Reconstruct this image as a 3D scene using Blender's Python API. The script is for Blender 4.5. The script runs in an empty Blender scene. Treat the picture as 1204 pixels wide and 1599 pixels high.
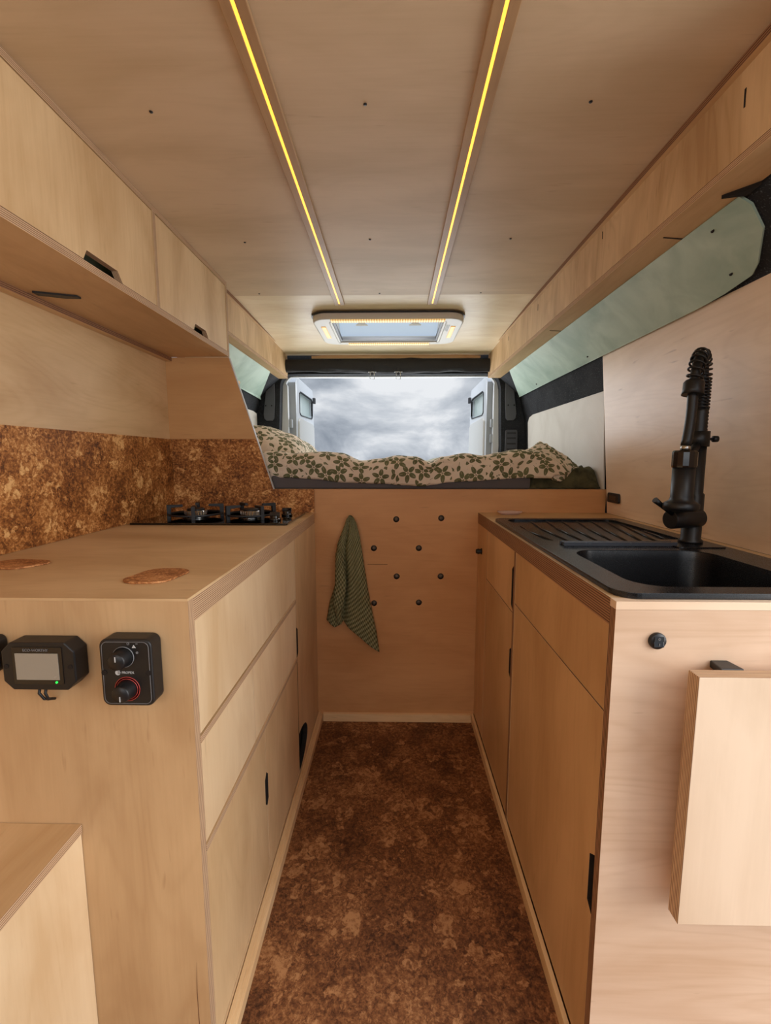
import bpy, bmesh, math, random
from mathutils import Vector, Matrix, noise as mnoise
random.seed(7)
PI = math.pi
scene = bpy.context.scene
COL = scene.collection

# ---------------------------------------------------------------- materials
def lin(c):
    return tuple(((v/255)/12.92 if v/255 <= .04045 else (((v/255)+.055)/1.055)**2.4) for v in c[:3]) + (1,)

class NT:
    def __init__(s, name):
        s.m = bpy.data.materials.new(name); s.m.use_nodes = True
        s.t = s.m.node_tree; s.b = s.t.nodes['Principled BSDF']
    def n(s, typ, **kw):
        nd = s.t.nodes.new(typ)
        for k, v in kw.items():
            if k.startswith('i_'):
                key = k[2:]
                nd.inputs[int(key) if key.isdigit() else key.replace('_', ' ')].default_value = v
            else: setattr(nd, k, v)
        return nd
    def l(s, a, b): s.t.links.new(a, b)
    def math(s, op, a, b=None, c=None, clamp=False):
        nd = s.t.nodes.new('ShaderNodeMath'); nd.operation = op; nd.use_clamp = clamp
        for i, v in enumerate((a, b, c)):
            if v is None: continue
            if isinstance(v, (int, float)): nd.inputs[i].default_value = v
            else: s.l(v, nd.inputs[i])
        return nd.outputs[0]
    def mix(s, f, a, b, blend='MIX'):
        nd = s.t.nodes.new('ShaderNodeMix'); nd.data_type = 'RGBA'; nd.blend_type = blend
        for i, v in ((0, f), (6, a), (7, b)):
            if isinstance(v, (int, float)): nd.inputs[i].default_value = v
            elif isinstance(v, tuple): nd.inputs[i].default_value = v
            else: s.l(v, nd.inputs[i])
        return nd.outputs[2]
    def ramp(s, f, stops):
        nd = s.t.nodes.new('ShaderNodeValToRGB'); el = nd.color_ramp.elements
        while len(el) < len(stops): el.new(.5)
        for e, (p, c) in zip(el, stops): e.position = p; e.color = c
        s.l(f, nd.inputs[0]); return nd.outputs[0]

def simple(name, c, rough=.5, metal=0., spec=.5, coat=0., emis=None, es=0., bump=None):
    k = NT(name); b = k.b
    b.inputs['Base Color'].default_value = lin(c); b.inputs['Roughness'].default_value = rough
    b.inputs['Metallic'].default_value = metal; b.inputs['Specular IOR Level'].default_value = spec
    if coat: b.inputs['Coat Weight'].default_value = coat
    if emis: b.inputs['Emission Color'].default_value = lin(emis); b.inputs['Emission Strength'].default_value = es
    tc = k.n('ShaderNodeTexCoord'); nz = k.n('ShaderNodeTexNoise', i_Scale=bump[0] if bump else 60., i_Detail=4.)
    k.l(tc.outputs['Object'], nz.inputs['Vector'])
    r = k.math('MULTIPLY_ADD', nz.outputs[0], .12, rough-.06); k.l(r, b.inputs['Roughness'])
    if bump:
        bp = k.n('ShaderNodeBump', i_Strength=bump[1], i_Distance=bump[2] if len(bump) > 2 else .002)
        k.l(nz.outputs[0], bp.inputs['Height']); k.l(bp.outputs[0], b.inputs['Normal'])
    return k.m

def ply(name, grain, light=(223, 189, 143), dark=(196, 158, 112), rough=.42, fig=1.0, spec=.35):
    k = NT(name); tc = k.n('ShaderNodeTexCoord'); oi = k.n('ShaderNodeObjectInfo')
    off = k.n('ShaderNodeVectorMath', operation='SCALE'); off.inputs[0].default_value = (37.1, 19.3, 53.7); k.l(oi.outputs['Random'], off.inputs['Scale'])
    ad = k.n('ShaderNodeVectorMath', operation='ADD'); k.l(tc.outputs['Object'], ad.inputs[0]); k.l(off.outputs[0], ad.inputs[1])
    def mp(across, along):
        sc = [across]*3; sc['XYZ'.index(grain)] = along
        m = k.n('ShaderNodeMapping'); m.inputs['Scale'].default_value = sc; k.l(ad.outputs[0], m.inputs[0]); return m.outputs[0]
    big = k.n('ShaderNodeTexNoise', i_Scale=1., i_Detail=3., i_Distortion=.6); big.inputs['Detail'].default_value = 5.; k.l(mp(7, 2.6), big.inputs['Vector'])
    fine = k.n('ShaderNodeTexNoise', i_Scale=1., i_Detail=5., i_Roughness=.65); k.l(mp(170, 7), fine.inputs['Vector'])
    fig_ = k.n('ShaderNodeTexNoise', i_Scale=1., i_Detail=2., i_Distortion=.9); k.l(mp(4.5, .9), fig_.inputs['Vector'])
    s = k.math('SINE', k.math('MULTIPLY', fig_.outputs[0], 95.))
    ring = k.math('POWER', k.math('MULTIPLY_ADD', s, .5, .5), 2.5)
    f = k.math('ADD', k.math('MULTIPLY', big.outputs[0], .95), k.math('MULTIPLY', fine.outputs[0], .20))
    f = k.math('SUBTRACT', f, k.math('MULTIPLY', ring, .05*fig))
    c = k.ramp(f, [(.32, lin(dark)), (.72, lin(light))])
    fl = k.n('ShaderNodeTexNoise', i_Scale=1., i_Detail=2.); k.l(mp(60, 9), fl.inputs['Vector'])
    flk = k.ramp(fl.outputs[0], [(.70, (0, 0, 0, 1)), (.80, (1, 1, 1, 1))])
    c = k.mix(k.math('MULTIPLY', flk, .35*fig), c, lin((150, 108, 70)))
    hs = k.n('ShaderNodeHueSaturation'); k.l(c, hs.inputs['Color']); k.l(k.math('MULTIPLY_ADD', oi.outputs['Random'], .10, .95), hs.inputs['Value'])
    k.l(hs.outputs[0], k.b.inputs['Base Color'])
    k.b.inputs['Roughness'].default_value = rough; k.b.inputs['Specular IOR Level'].default_value = spec
    return k.m

def edge(name, axis, lc=(214, 180, 144), dc=(126, 90, 64), freq=290.):
    k = NT(name); tc = k.n('ShaderNodeTexCoord'); sp = k.n('ShaderNodeSeparateXYZ'); k.l(tc.outputs['Object'], sp.inputs[0])
    a = sp.outputs['XYZ'.index(axis)]
    s = k.math('SINE', k.math('MULTIPLY', a, freq*2*PI))
    sc = [14., 14., 14.]; sc['XYZ'.index(axis)] = 500.
    m = k.n('ShaderNodeMapping'); m.inputs['Scale'].default_value = sc; k.l(tc.outputs['Object'], m.inputs[0])
    nz = k.n('ShaderNodeTexNoise', i_Scale=1., i_Detail=3.); k.l(m.outputs[0], nz.inputs['Vector'])
    f = k.math('ADD', k.math('MULTIPLY', k.math('MULTIPLY_ADD', s, .5, .5), .62), k.math('MULTIPLY', nz.outputs[0], .45))
    c = k.ramp(f, [(.22, lin(dc)), (.72, lin(lc))]); k.l(c, k.b.inputs['Base Color'])
    k.b.inputs['Roughness'].default_value = .6; k.b.inputs['Specular IOR Level'].default_value = .2
    return k.m

def cork(name, cols, scale=1., rough=.55):
    k = NT(name); tc = k.n('ShaderNodeTexCoord')
    wob = k.n('ShaderNodeTexNoise', i_Scale=26*scale, i_Detail=4.); k.l(tc.outputs['Object'], wob.inputs['Vector'])
    sb = k.n('ShaderNodeVectorMath', operation='SUBTRACT'); k.l(wob.outputs[1], sb.inputs[0]); sb.inputs[1].default_value = (.5, .5, .5)
    sc = k.n('ShaderNodeVectorMath', operation='SCALE', i_Scale=.10/scale); k.l(sb.outputs[0], sc.inputs[0])
    v = k.n('ShaderNodeVectorMath', operation='ADD'); k.l(tc.outputs['Object'], v.inputs[0]); k.l(sc.outputs[0], v.inputs[1])
    # large pale chips, only some of the cells
    vb = k.n('ShaderNodeTexVoronoi', i_Scale=21*scale); k.l(v.outputs[0], vb.inputs['Vector'])
    sx = k.n('ShaderNodeSeparateColor'); k.l(vb.outputs['Color'], sx.inputs[0])
    chip = k.math('MULTIPLY', k.math('GREATER_THAN', sx.outputs[0], .62), k.math('LESS_THAN', vb.outputs['Distance'], k.math('MULTIPLY_ADD', sx.outputs[1], .35, .25)))
    cn = k.n('ShaderNodeTexNoise', i_Scale=55*scale, i_Detail=4.); k.l(tc.outputs['Object'], cn.inputs['Vector'])
    chip = k.math('MULTIPLY', chip, k.math('MULTIPLY_ADD', cn.outputs[0], 2.4, -.55, True))
    vs = k.n('ShaderNodeTexVoronoi', i_Scale=120*scale); k.l(v.outputs[0], vs.inputs['Vector'])
    s2 = k.n('ShaderNodeSeparateColor'); k.l(vs.outputs['Color'], s2.inputs[0])
    fine = k.n('ShaderNodeTexNoise', i_Scale=115*scale, i_Detail=5., i_Roughness=.75); k.l(tc.outputs['Object'], fine.inputs['Vector'])
    med = k.n('ShaderNodeTexNoise', i_Scale=9*scale, i_Detail=4.); k.l(tc.outputs['Object'], med.inputs['Vector'])
    f = k.math('ADD', k.math('MULTIPLY', s2.outputs[0], .17), k.math('MULTIPLY', fine.outputs[0], .80))
    f = k.math('ADD', f, k.math('MULTIPLY', med.outputs[0], .50))
    f = k.math('ADD', f, k.math('MULTIPLY', chip, .19))
    f = k.math('SUBTRACT', f, .23)
    c = k.ramp(f, [(.30, lin(cols[0])), (.46, lin(cols[1])), (.58, lin(cols[2])), (.74, lin(cols[3]))])
    dk = k.n('ShaderNodeTexNoise', i_Scale=38*scale, i_Detail=5., i_Roughness=.7, i_Distortion=1.2); k.l(tc.outputs['Object'], dk.inputs['Vector'])
    dm = k.ramp(dk.outputs[0], [(.67, (0, 0, 0, 1)), (.74, (1, 1, 1, 1))])
    c = k.mix(k.math('MULTIPLY', dm, .8), c, lin(cols[4]))
    k.l(c, k.b.inputs['Base Color']); k.b.inputs['Roughness'].default_value = rough; k.b.inputs['Specular IOR Level'].default_value = .3
    bp = k.n('ShaderNodeBump', i_Strength=.25, i_Distance=.001); k.l(f, bp.inputs['Height']); k.l(bp.outputs[0], k.b.inputs['Normal'])
    return k.m

def leafcloth(name, ground=(232, 216, 194), leaf=(106, 108, 76), scale=1.):
    k = NT(name); tc = k.n('ShaderNodeTexCoord')
    def vsub(a, b):
        q = k.n('ShaderNodeVectorMath', operation='SUBTRACT'); k.l(a, q.inputs[0]); k.l(b, q.inputs[1]); return q.outputs[0]
    def layer(sc, offs, petals, a0, ra, rb, keep):
        m = k.n('ShaderNodeMapping'); m.inputs['Scale'].default_value = (sc, sc, sc); m.inputs['Location'].default_value = offs; k.l(tc.outputs['UV'], m.inputs[0])
        v = k.n('ShaderNodeTexVoronoi', voronoi_dimensions='2D', i_Scale=1., i_Randomness=.75); k.l(m.outputs[0], v.inputs['Vector'])
        d = k.n('ShaderNodeSeparateXYZ'); k.l(vsub(m.outputs[0], v.outputs['Position']), d.inputs[0])
        cs = k.n('ShaderNodeSeparateColor'); k.l(v.outputs['Color'], cs.inputs[0])
        x, y = d.outputs[0], d.outputs[1]
        r = k.math('SQRT', k.math('ADD', k.math('MULTIPLY', x, x), k.math('MULTIPLY', y, y)))
        th = k.math('ARCTAN2', y, x)
        ph = k.math('FRACT', k.math('ADD', k.math('MULTIPLY', th, petals/(2*PI)), k.math('ADD', k.math('MULTIPLY', cs.outputs[0], 7.), 10.)))
        dl = k.math('MULTIPLY', k.math('SUBTRACT', ph, .5), 2*PI/petals)
        a = k.math('MULTIPLY', r, k.math('COSINE', dl)); b = k.math('MULTIPLY', r, k.math('SINE', dl))
        e1 = k.math('DIVIDE', k.math('SUBTRACT', a, a0), ra); e2 = k.math('DIVIDE', b, rb)
        q = k.math('ADD', k.math('MULTIPLY', e1, e1), k.math('MULTIPLY', k.math('MULTIPLY', e2, e2), k.math('MULTIPLY_ADD', e1, .35, 1.)))
        msk = k.math('LESS_THAN', q, 1.)
        vein = k.math('LESS_THAN', k.math('ABSOLUTE', b), rb*.07)
        stem = k.math('MULTIPLY', k.math('LESS_THAN', a, a0), k.math('LESS_THAN', k.math('ABSOLUTE', b), rb*.10))
        msk = k.math('MAXIMUM', k.math('SUBTRACT', msk, k.math('MULTIPLY', vein, .45)), stem)
        msk = k.math('MULTIPLY', msk, k.math('LESS_THAN', cs.outputs[1], keep))
        clear = k.math('MULTIPLY', k.math('LESS_THAN', r, a0+ra+.05), k.math('LESS_THAN', cs.outputs[1], keep))
        return msk, clear
    f1, c1 = layer(13.5*scale, (0, 0, 0), 5, .29, .20, .12, 1.1)
    f2, c2 = layer(30*scale, (.37, .61, 0), 1, .02, .40, .21, 1.1)
    mk = k.math('MAXIMUM', f1, k.math('MULTIPLY', f2, k.math('SUBTRACT', 1., c1)))
    nz = k.n('ShaderNodeTexNoise', i_Scale=9., i_Detail=3.); k.l(tc.outputs['UV'], nz.inputs['Vector'])
    lc = k.mix(nz.outputs[0], lin(tuple(int(c*.82) for c in leaf)), lin(tuple(min(255, int(c*1.2)) for c in leaf)))
    c = k.mix(mk, lin(ground), lc); k.l(c, k.b.inputs['Base Color'])
    k.b.inputs['Roughness'].default_value = .85; k.b.inputs['Specular IOR Level'].default_value = .15
    n2 = k.n('ShaderNodeTexNoise', i_Scale=14., i_Detail=4.); k.l(tc.outputs['UV'], n2.inputs['Vector'])
    bp = k.n('ShaderNodeBump', i_Strength=.9, i_Distance=.02); k.l(n2.outputs[0], bp.inputs['Height']); k.l(bp.outputs[0], k.b.inputs['Normal'])
    return k.m

def waffle(name):
    k = NT(name); tc = k.n('ShaderNodeTexCoord'); sp = k.n('ShaderNodeSeparateXYZ'); k.l(tc.outputs['UV'], sp.inputs[0])
    sx = k.math('SINE', k.math('MULTIPLY', sp.outputs[0], 2*PI*46)); sy = k.math('SINE', k.math('MULTIPLY', sp.outputs[1], 2*PI*46))
    h = k.math('MULTIPLY_ADD', k.math('MULTIPLY', sx, sy), .5, .5)
    nz = k.n('ShaderNodeTexNoise', i_Scale=30., i_Detail=3.); k.l(tc.outputs['UV'], nz.inputs['Vector'])
    f = k.math('ADD', k.math('MULTIPLY', h, .8), k.math('MULTIPLY', nz.outputs[0], .25))
    c = k.ramp(f, [(.1, lin((66, 66, 46))), (.5, lin((124, 122, 86))), (.95, lin((166, 162, 122)))])
    k.l(c, k.b.inputs['Base Color']); k.b.inputs['Roughness'].default_value = .9; k.b.inputs['Specular IOR Level'].default_value = .1
    bp = k.n('ShaderNodeBump', i_Strength=.9, i_Distance=.004); k.l(h, bp.inputs['Height']); k.l(bp.outputs[0], k.b.inputs['Normal'])
    return k.m

def blotchy(name, c1, c2, scale=6., rough=.6, speck=None, stretch=(1, 1, 1)):
    k = NT(name); tc = k.n('ShaderNodeTexCoord'); m = k.n('ShaderNodeMapping'); m.inputs['Scale'].default_value = stretch; k.l(tc.outputs['Object'], m.inputs[0])
    nz = k.n('ShaderNodeTexNoise', i_Scale=scale, i_Detail=5., i_Roughness=.55, i_Distortion=.5); k.l(m.outputs[0], nz.inputs['Vector'])
    c = k.ramp(nz.outputs[0], [(.3, lin(c2)), (.62, lin(c1))])
    if speck:
        n2 = k.n('ShaderNodeTexNoise', i_Scale=speck[0], i_Detail=2.); k.l(tc.outputs['Object'], n2.inputs['Vector'])
        c = k.mix(k.ramp(n2.outputs[0], [(speck[2], (0, 0, 0, 1)), (speck[2]+.12, (1, 1, 1, 1))]), c, lin(speck[1]))
        bp = k.n('ShaderNodeBump', i_Strength=.4, i_Distance=.002); k.l(n2.outputs[0], bp.inputs['Height']); k.l(bp.outputs[0], k.b.inputs['Normal'])
    k.l(c, k.b.inputs['Base Color']); k.b.inputs['Roughness'].default_value = rough; k.b.inputs['Specular IOR Level'].default_value = .25
    return k.m

M = {}
for g in 'XYZ':
    M['ply'+g] = ply('birch_plywood_'+g, g)
    M['edge'+g] = edge('plywood_edge_'+g, g)
    M['edged'+g] = edge('plywood_edge_dark_'+g, g, (168, 124, 90), (80, 50, 34), 230.)
M['ceil'] = ply('ceiling_plywood', 'X', (218, 193, 160), (198, 172, 136), .5, .8)
M['ceil2'] = ply('rear_ceiling_plywood', 'X', (246, 228, 196), (222, 196, 156), .38, 1.3)  # very light tone stands in for sky light on the rear panel
M['pine'] = ply('pine_strip', 'Y', (232, 196, 148), (205, 160, 108), .5, 1.)
M['pineX'] = ply('pine_strip_cross', 'X', (232, 196, 148), (205, 160, 108), .5, 1.)
M['beam'] = ply('beam_plywood', 'Z', (226, 192, 148), (186, 148, 104), .45, 1.6)
M['corkf'] = cork('cork_floor', [(58, 31, 16), (104, 63, 36), (138, 90, 54), (180, 130, 86), (34, 18, 11)])
M['corkw'] = cork('cork_wall', [(74, 40, 18), (138, 84, 40), (186, 124, 66), (236, 186, 122), (50, 26, 14)])
M['corkm'] = cork('cork_mat', [(96, 54, 26), (156, 98, 54), (196, 136, 84), (224, 170, 118), (70, 36, 20)], 1.6)
M['mint'] = blotchy('mint_paint', (198, 217, 202), (160, 185, 170), 6., .5)
M['white'] = blotchy('white_paint', (222, 216, 206), (206, 198, 186), 4., .5)
M['carpet'] = blotchy('charcoal_carpet', (50, 51, 54), (34, 35, 38), 8., .95, (260., (92, 94, 98), .60))
M['blackcloth'] = simple('black_cloth', (34, 32, 33), .75, bump=(18., .5, .02))
M['greytrim'] = simple('grey_plastic', (92, 93, 98), .6, bump=(300., .1))
M['dgrey'] = simple('dark_grey_plastic', (66, 67, 72), .55)
M['black'] = simple('matt_black', (21, 20, 21), .42)
M['blackgloss'] = simple('gloss_black', (14, 13, 14), .16, coat=.3)
M['sink'] = simple('black_granite', (17, 17, 19), .27, bump=(900., .12, .0006))
M['glass_black'] = simple('black_glass', (9, 8, 8), .06, coat=.5)
M['iron'] = simple('cast_iron', (30, 30, 32), .5, bump=(400., .2, .0006))
M['steel'] = simple('steel', (190, 188, 184), .28, metal=1.)
M['hole'] = simple('recess_shade_and_marks', (26, 17, 11), .9)  # shade inside slots and carcasses put into the colour; also knots, screws
M['holeplug'] = simple('shaded_recess', (108, 92, 78), .8)
M['vanwhite'] = simple('white_body_paint', (226, 228, 230), .35)
M['vaninner'] = simple('white_door_board', (222, 220, 214), .5)
M['vangrey'] = simple('grey_body_paint', (168, 172, 176), .45)
M['seal'] = simple('rubber_seal', (40, 40, 42), .6)
M['ventwhite'] = simple('ivory_plastic', (214, 208, 198), .4)
M['ventgrey'] = simple('grey_blind', (150, 152, 156), .5)
M['mattress'] = simple('grey_mattress', (92, 86, 86), .9, bump=(500., .25, .001))
M['blanket'] = blotchy('dark_green_cloth', (92, 88, 62), (52, 51, 36), 22., .9)
M['leaf'] = leafcloth('leaf_print_cotton')
M['leafback'] = simple('sage_cotton', (176, 186, 168), .85, bump=(40., .3, .004))
M['towel'] = waffle('olive_waffle')
M['soap'] = simple('pink_ceramic', (214, 182, 168), .3)
M['red'] = simple('red_print', (168, 58, 52), .4)
M['print'] = simple('white_print', (196, 196, 194), .5)
M['printgrey'] = simple('grey_print', (120, 120, 122), .5)
M['screen'] = simple('lcd_screen', (150, 142, 128), .25, emis=(150, 140, 125), es=.06)
M['greenled'] = simple('green_led', (20, 200, 60), .3, emis=(40, 255, 90), es=1.2)
M['led'] = simple('warm_led', (255, 200, 90), .4, emis=(255, 190, 66), es=1.7)
M['ledsoft'] = simple('led_diffuser', (255, 205, 120), .4, emis=(255, 188, 92), es=.42)
M['channel'] = ply('led_channel_wood', 'Y', (196, 160, 118), (160, 124, 88), .4, .6)

def ledcells(name):
    k = NT(name); tc = k.n('ShaderNodeTexCoord'); sp = k.n('ShaderNodeSeparateXYZ'); k.l(tc.outputs['Object'], sp.inputs[0])
    s = k.math('MULTIPLY_ADD', k.math('SINE', k.math('MULTIPLY', sp.outputs[0], 2*PI*85)), .5, .5)
    c = k.ramp(s, [(0., lin((255, 190, 96))), (1., lin((255, 232, 172)))])
    k.l(c, k.b.inputs['Emission Color']); k.b.inputs['Base Color'].default_value = lin((235, 200, 140))
    k.l(k.math('MULTIPLY_ADD', k.math('POWER', s, 2.), .6, .35), k.b.inputs['Emission Strength'])
    return k.m
M['ledcells'] = ledcells('led_cell_row')

def glassmat(name, tint, rough=.05, alpha=.3):
    k = NT(name); b = k.b
    b.inputs['Base Color'].default_value = lin(tint); b.inputs['Roughness'].default_value = rough
    b.inputs['Alpha'].default_value = alpha
    return k.m
M['glass'] = glassmat('window_glass', (222, 236, 228), .12, .5)
M['hatch'] = simple('hatch_acrylic', (150, 160, 172), .35, emis=(188, 206, 226), es=.75)  # emission stands in for sky light coming through the pane
M['hatchsky'] = simple('hatch_dome_acrylic', (225, 232, 240), .3, emis=(225, 235, 245), es=.85)  # sky brightness above the hatch given as emission

# ---------------------------------------------------------------- builders
class MB:
    def __init__(s, xf=None): s.bm = bmesh.new(); s.xf = xf; s.uv = None; s.smooth = False
    def v(s, p):
        p = Vector(p); p = s.xf @ p if s.xf else p
        return s.bm.verts.new(p)
    def f(s, vs, mat=0, sm=False):
        try: q = s.bm.faces.new(vs)
        except ValueError: return None
        q.material_index = mat; q.smooth = sm; return q
    def box(s, x0, x1, y0, y1, z0, z1, mat=0, thin=None, emat=1, skip=''):
        c = [s.v((x, y, z)) for z in (z0, z1) for y in (y0, y1) for x in (x0, x1)]
        for idx, ax in (((0, 2, 3, 1), 'Z'), ((4, 5, 7, 6), 'Z'), ((0, 1, 5, 4), 'Y'), ((2, 6, 7, 3), 'Y'), ((0, 4, 6, 2), 'X'), ((1, 3, 7, 5), 'X')):
            s.f([c[i] for i in idx], mat if (thin is None or thin == ax) else emat)
        return s
    def prism(s, poly, axis, a, b, mat=0, emat=None, holes=(), sm=False):
        """poly in the plane across axis; X:(y,z) Y:(x,z) Z:(x,y)."""
        if emat is None: emat = mat
        mk = {'X': lambda p, t: (t, p[0], p[1]), 'Y': lambda p, t: (p[0], t, p[1]), 'Z': lambda p, t: (p[0], p[1], t)}[axis]
        loops = [list(poly)] + [list(h) for h in holes]
        rings = []
        for t in (a, b): rings.append([[s.v(mk(p, t)) for p in lp] for lp in loops])
        for k in (0, 1):
            if len(loops) == 1: s.f(rings[k][0], mat)
            else:
                es = []
                for lp in rings[k]:
                    for i in range(len(lp)):
                        es.append(s.bm.edges.new((lp[i], lp[(i+1) % len(lp)])))
                r = bmesh.ops.triangle_fill(s.bm, use_beauty=True, use_dissolve=False, edges=es)
                for g in r['geom']:
                    if isinstance(g, bmesh.types.BMFace): g.material_index = mat
        for l0, l1 in zip(rings[0], rings[1]):
            n = len(l0)
            for i in range(n): s.f([l0[i], l0[(i+1) % n], l1[(i+1) % n], l1[i]], emat, sm)
        return s
    def tube(s, pts, r, seg=12, mat=0, cap=True, sm=True):
        pts = [Vector(p) for p in pts]; rs = r if isinstance(r, (list, tuple)) else [r]*len(pts)
        rings = []; up = None
        for i, p in enumerate(pts):
            t = (pts[min(i+1, len(pts)-1)] - pts[max(i-1, 0)]).normalized()
            if up is None:
                up = Vector((0, 0, 1)) if abs(t.z) < .9 else Vector((1, 0, 0))
            a = (up - t*up.dot(t))
            if a.length < 1e-6: a = t.orthogonal()
            a.normalize(); up = a; b = t.cross(a)
            rings.append([s.v(p + (a*math.cos(2*PI*j/seg) + b*math.sin(2*PI*j/seg))*rs[i]) for j in range(seg)])
        for q in range(len(rings)-1):
            for j in range(seg): s.f([rings[q][j], rings[q][(j+1) % seg], rings[q+1][(j+1) % seg], rings[q+1][j]], mat, sm)
        if cap: s.f(rings[0][::-1], mat); s.f(rings[-1], mat)
        return s
    def lathe(s, prof, c, axis='Z', seg=24, mat=0, sm=True):
        """prof: (radius, offset along axis)"""
        c = Vector(c); e = {'X': (Vector((0, 1, 0)), Vector((0, 0, 1)), Vector((1, 0, 0))), 'Y': (Vector((1, 0, 0)), Vector((0, 0, 1)), Vector((0, 1, 0))), 'Z': (Vector((1, 0, 0)), Vector((0, 1, 0)), Vector((0, 0, 1)))}[axis]
        rings = []
        for r, h in prof:
            if r <= 1e-6: rings.append([s.v(c + e[2]*h)])
            else: rings.append([s.v(c + e[0]*r*math.cos(2*PI*j/seg) + e[1]*r*math.sin(2*PI*j/seg) + e[2]*h) for j in range(seg)])
        for a, b in zip(rings, rings[1:]):
            for j in range(seg):
                j2 = (j+1) % seg
                if len(a) == 1 and len(b) == 1: continue
                if len(a) == 1: s.f([a[0], b[j], b[j2]], mat, sm)
                elif len(b) == 1: s.f([a[j], a[j2], b[0]], mat, sm)
                else: s.f([a[j], a[j2], b[j2], b[j]], mat, sm)
        if len(rings[0]) > 1: s.f(rings[0][::-1], mat)
        if len(rings[-1]) > 1: s.f(rings[-1], mat)
        return s
    def grid(s, fn, nu, nv, mat=0, uvfn=None, sm=True, matfn=None):
        g = [[s.v(fn(i/nu, j/nv)) for j in range(nv+1)] for i in range(nu+1)]
        lay = s.bm.loops.layers.uv.verify()
        for i in range(nu):
            for j in range(nv):
                q = s.f([g[i][j], g[i+1][j], g[i+1][j+1], g[i][j+1]], mat if not matfn else matfn((i+.5)/nu, (j+.5)/nv), sm)
                if q and uvfn:
                    for lp, (a, b) in zip(q.loops, ((i, j), (i+1, j), (i+1, j+1), (i, j+1))): lp[lay].uv = uvfn(a/nu, b/nv)
        return g
    def build(s, name, mats, parent=None, bevel=0., bseg=2, loc=None, solid=0., subsurf=0, recalc=True):
        if recalc: bmesh.ops.recalc_face_normals(s.bm, faces=s.bm.faces[:])
        vs = [v.co for v in s.bm.verts]
        lo = Vector([min(c[i] for c in vs) for i in range(3)]); hi = Vector([max(c[i] for c in vs) for i in range(3)])
        o_ = Vector(loc) if loc else Vector(((lo.x+hi.x)/2, (lo.y+hi.y)/2, lo.z))
        for v in s.bm.verts: v.co -= o_
        me = bpy.data.meshes.new(name); s.bm.to_mesh(me); s.bm.free()
        for m in (mats if isinstance(mats, (list, tuple)) else [mats]): me.materials.append(M[m] if isinstance(m, str) else m)
        o = bpy.data.objects.new(name, me); COL.objects.link(o)
        WL[o] = o_
        if parent: o.parent = parent; o.location = o_ - WL[parent]
        else: o.location = o_
        if solid: md = o.modifiers.new('thickness', 'SOLIDIFY'); md.thickness = solid; md.offset = 0
        if subsurf: md = o.modifiers.new('smooth', 'SUBSURF'); md.levels = subsurf; md.render_levels = subsurf
        if bevel: md = o.modifiers.new('bevel', 'BEVEL'); md.width = bevel; md.segments = bseg; md.limit_method = 'ANGLE'
        return o
WL = {}
def thing(name, label, cat, loc, group=None):
    o = bpy.data.objects.new(name, None); COL.objects.link(o); o.location = loc; WL[o] = Vector(loc); o.empty_display_size = .05
    return tag(o, label, cat, group)
def tag(o, label, cat, group=None):
    o['label'] = label; o['category'] = cat
    if group: o['group'] = group
    return o
def struct(o, label=None):
    o['kind'] = 'structure'
    if label: o['label'] = label
    return o
def plab(o, label): o['label'] = label; return o
def panel(name, x0, x1, y0, y1, z0, z1, thin, parent=None, grain='Z', ek='edge', bevel=0., face=None):
    return MB().box(x0, x1, y0, y1, z0, z1, 0, thin, 1).build(name, [face or 'ply'+grain, ek+thin], parent, bevel)
def arc(cx, cy, r, a0, a1, n=8): return [(cx+r*math.cos(math.radians(a0+(a1-a0)*i/n)), cy+r*math.sin(math.radians(a0+(a1-a0)*i/n))) for i in range(n+1)]
def rrect(x0, x1, y0, y1, r, n=6):
    return arc(x1-r, y1-r, r, 0, 90, n)+arc(x0+r, y1-r, r, 90, 180, n)+arc(x0+r, y0+r, r, 180, 270, n)+arc(x1-r, y0+r, r, 270, 360, n)
def circ(cx, cy, r, n=16): return [(cx+r*math.cos(2*PI*i/n), cy+r*math.sin(2*PI*i/n)) for i in range(n)]
def text(name, body, size, loc, mat, parent, rot=(PI/2, 0, 0), ext=.0002):
    cu = bpy.data.curves.new(name, 'FONT'); cu.body = body; cu.size = size; cu.extrude = ext; cu.align_x = 'CENTER'; cu.align_y = 'CENTER'
    t = bpy.data.objects.new(name+'_src', cu); COL.objects.link(t); bpy.context.view_layer.update()
    me = bpy.data.meshes.new_from_object(t.evaluated_get(bpy.context.evaluated_depsgraph_get())); bpy.data.objects.remove(t); bpy.data.curves.remove(cu)
    me.name = name; me.materials.clear(); me.materials.append(M[mat])
    o = bpy.data.objects.new(name, me); COL.objects.link(o); o.parent = parent; o.location = Vector(loc)-WL[parent]; o.rotation_euler = rot; WL[o] = Vector(loc)
    return o

# ---------------------------------------------------------------- measures
D = 1.795          # face of the bed front
XL, XRT = -.321, .341   # cabinet faces on the aisle
YN = .668          # near ends of both cabinets
CT = .90           # worktop height
BASE = [(-.2, .86), (.9, .85), (1.37, .826), (1.505, .793), (1.62, .664), (1.8, .64)]
def xr(Y, z):
    for (a, xa), (b, xb) in zip(BASE, BASE[1:]):
        if z <= b: x = xa+(xb-xa)*(z-a)/(b-a); break
    else: x = .64
    return x
def xl(Y, z): return -.06-xr(Y, z)

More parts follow.
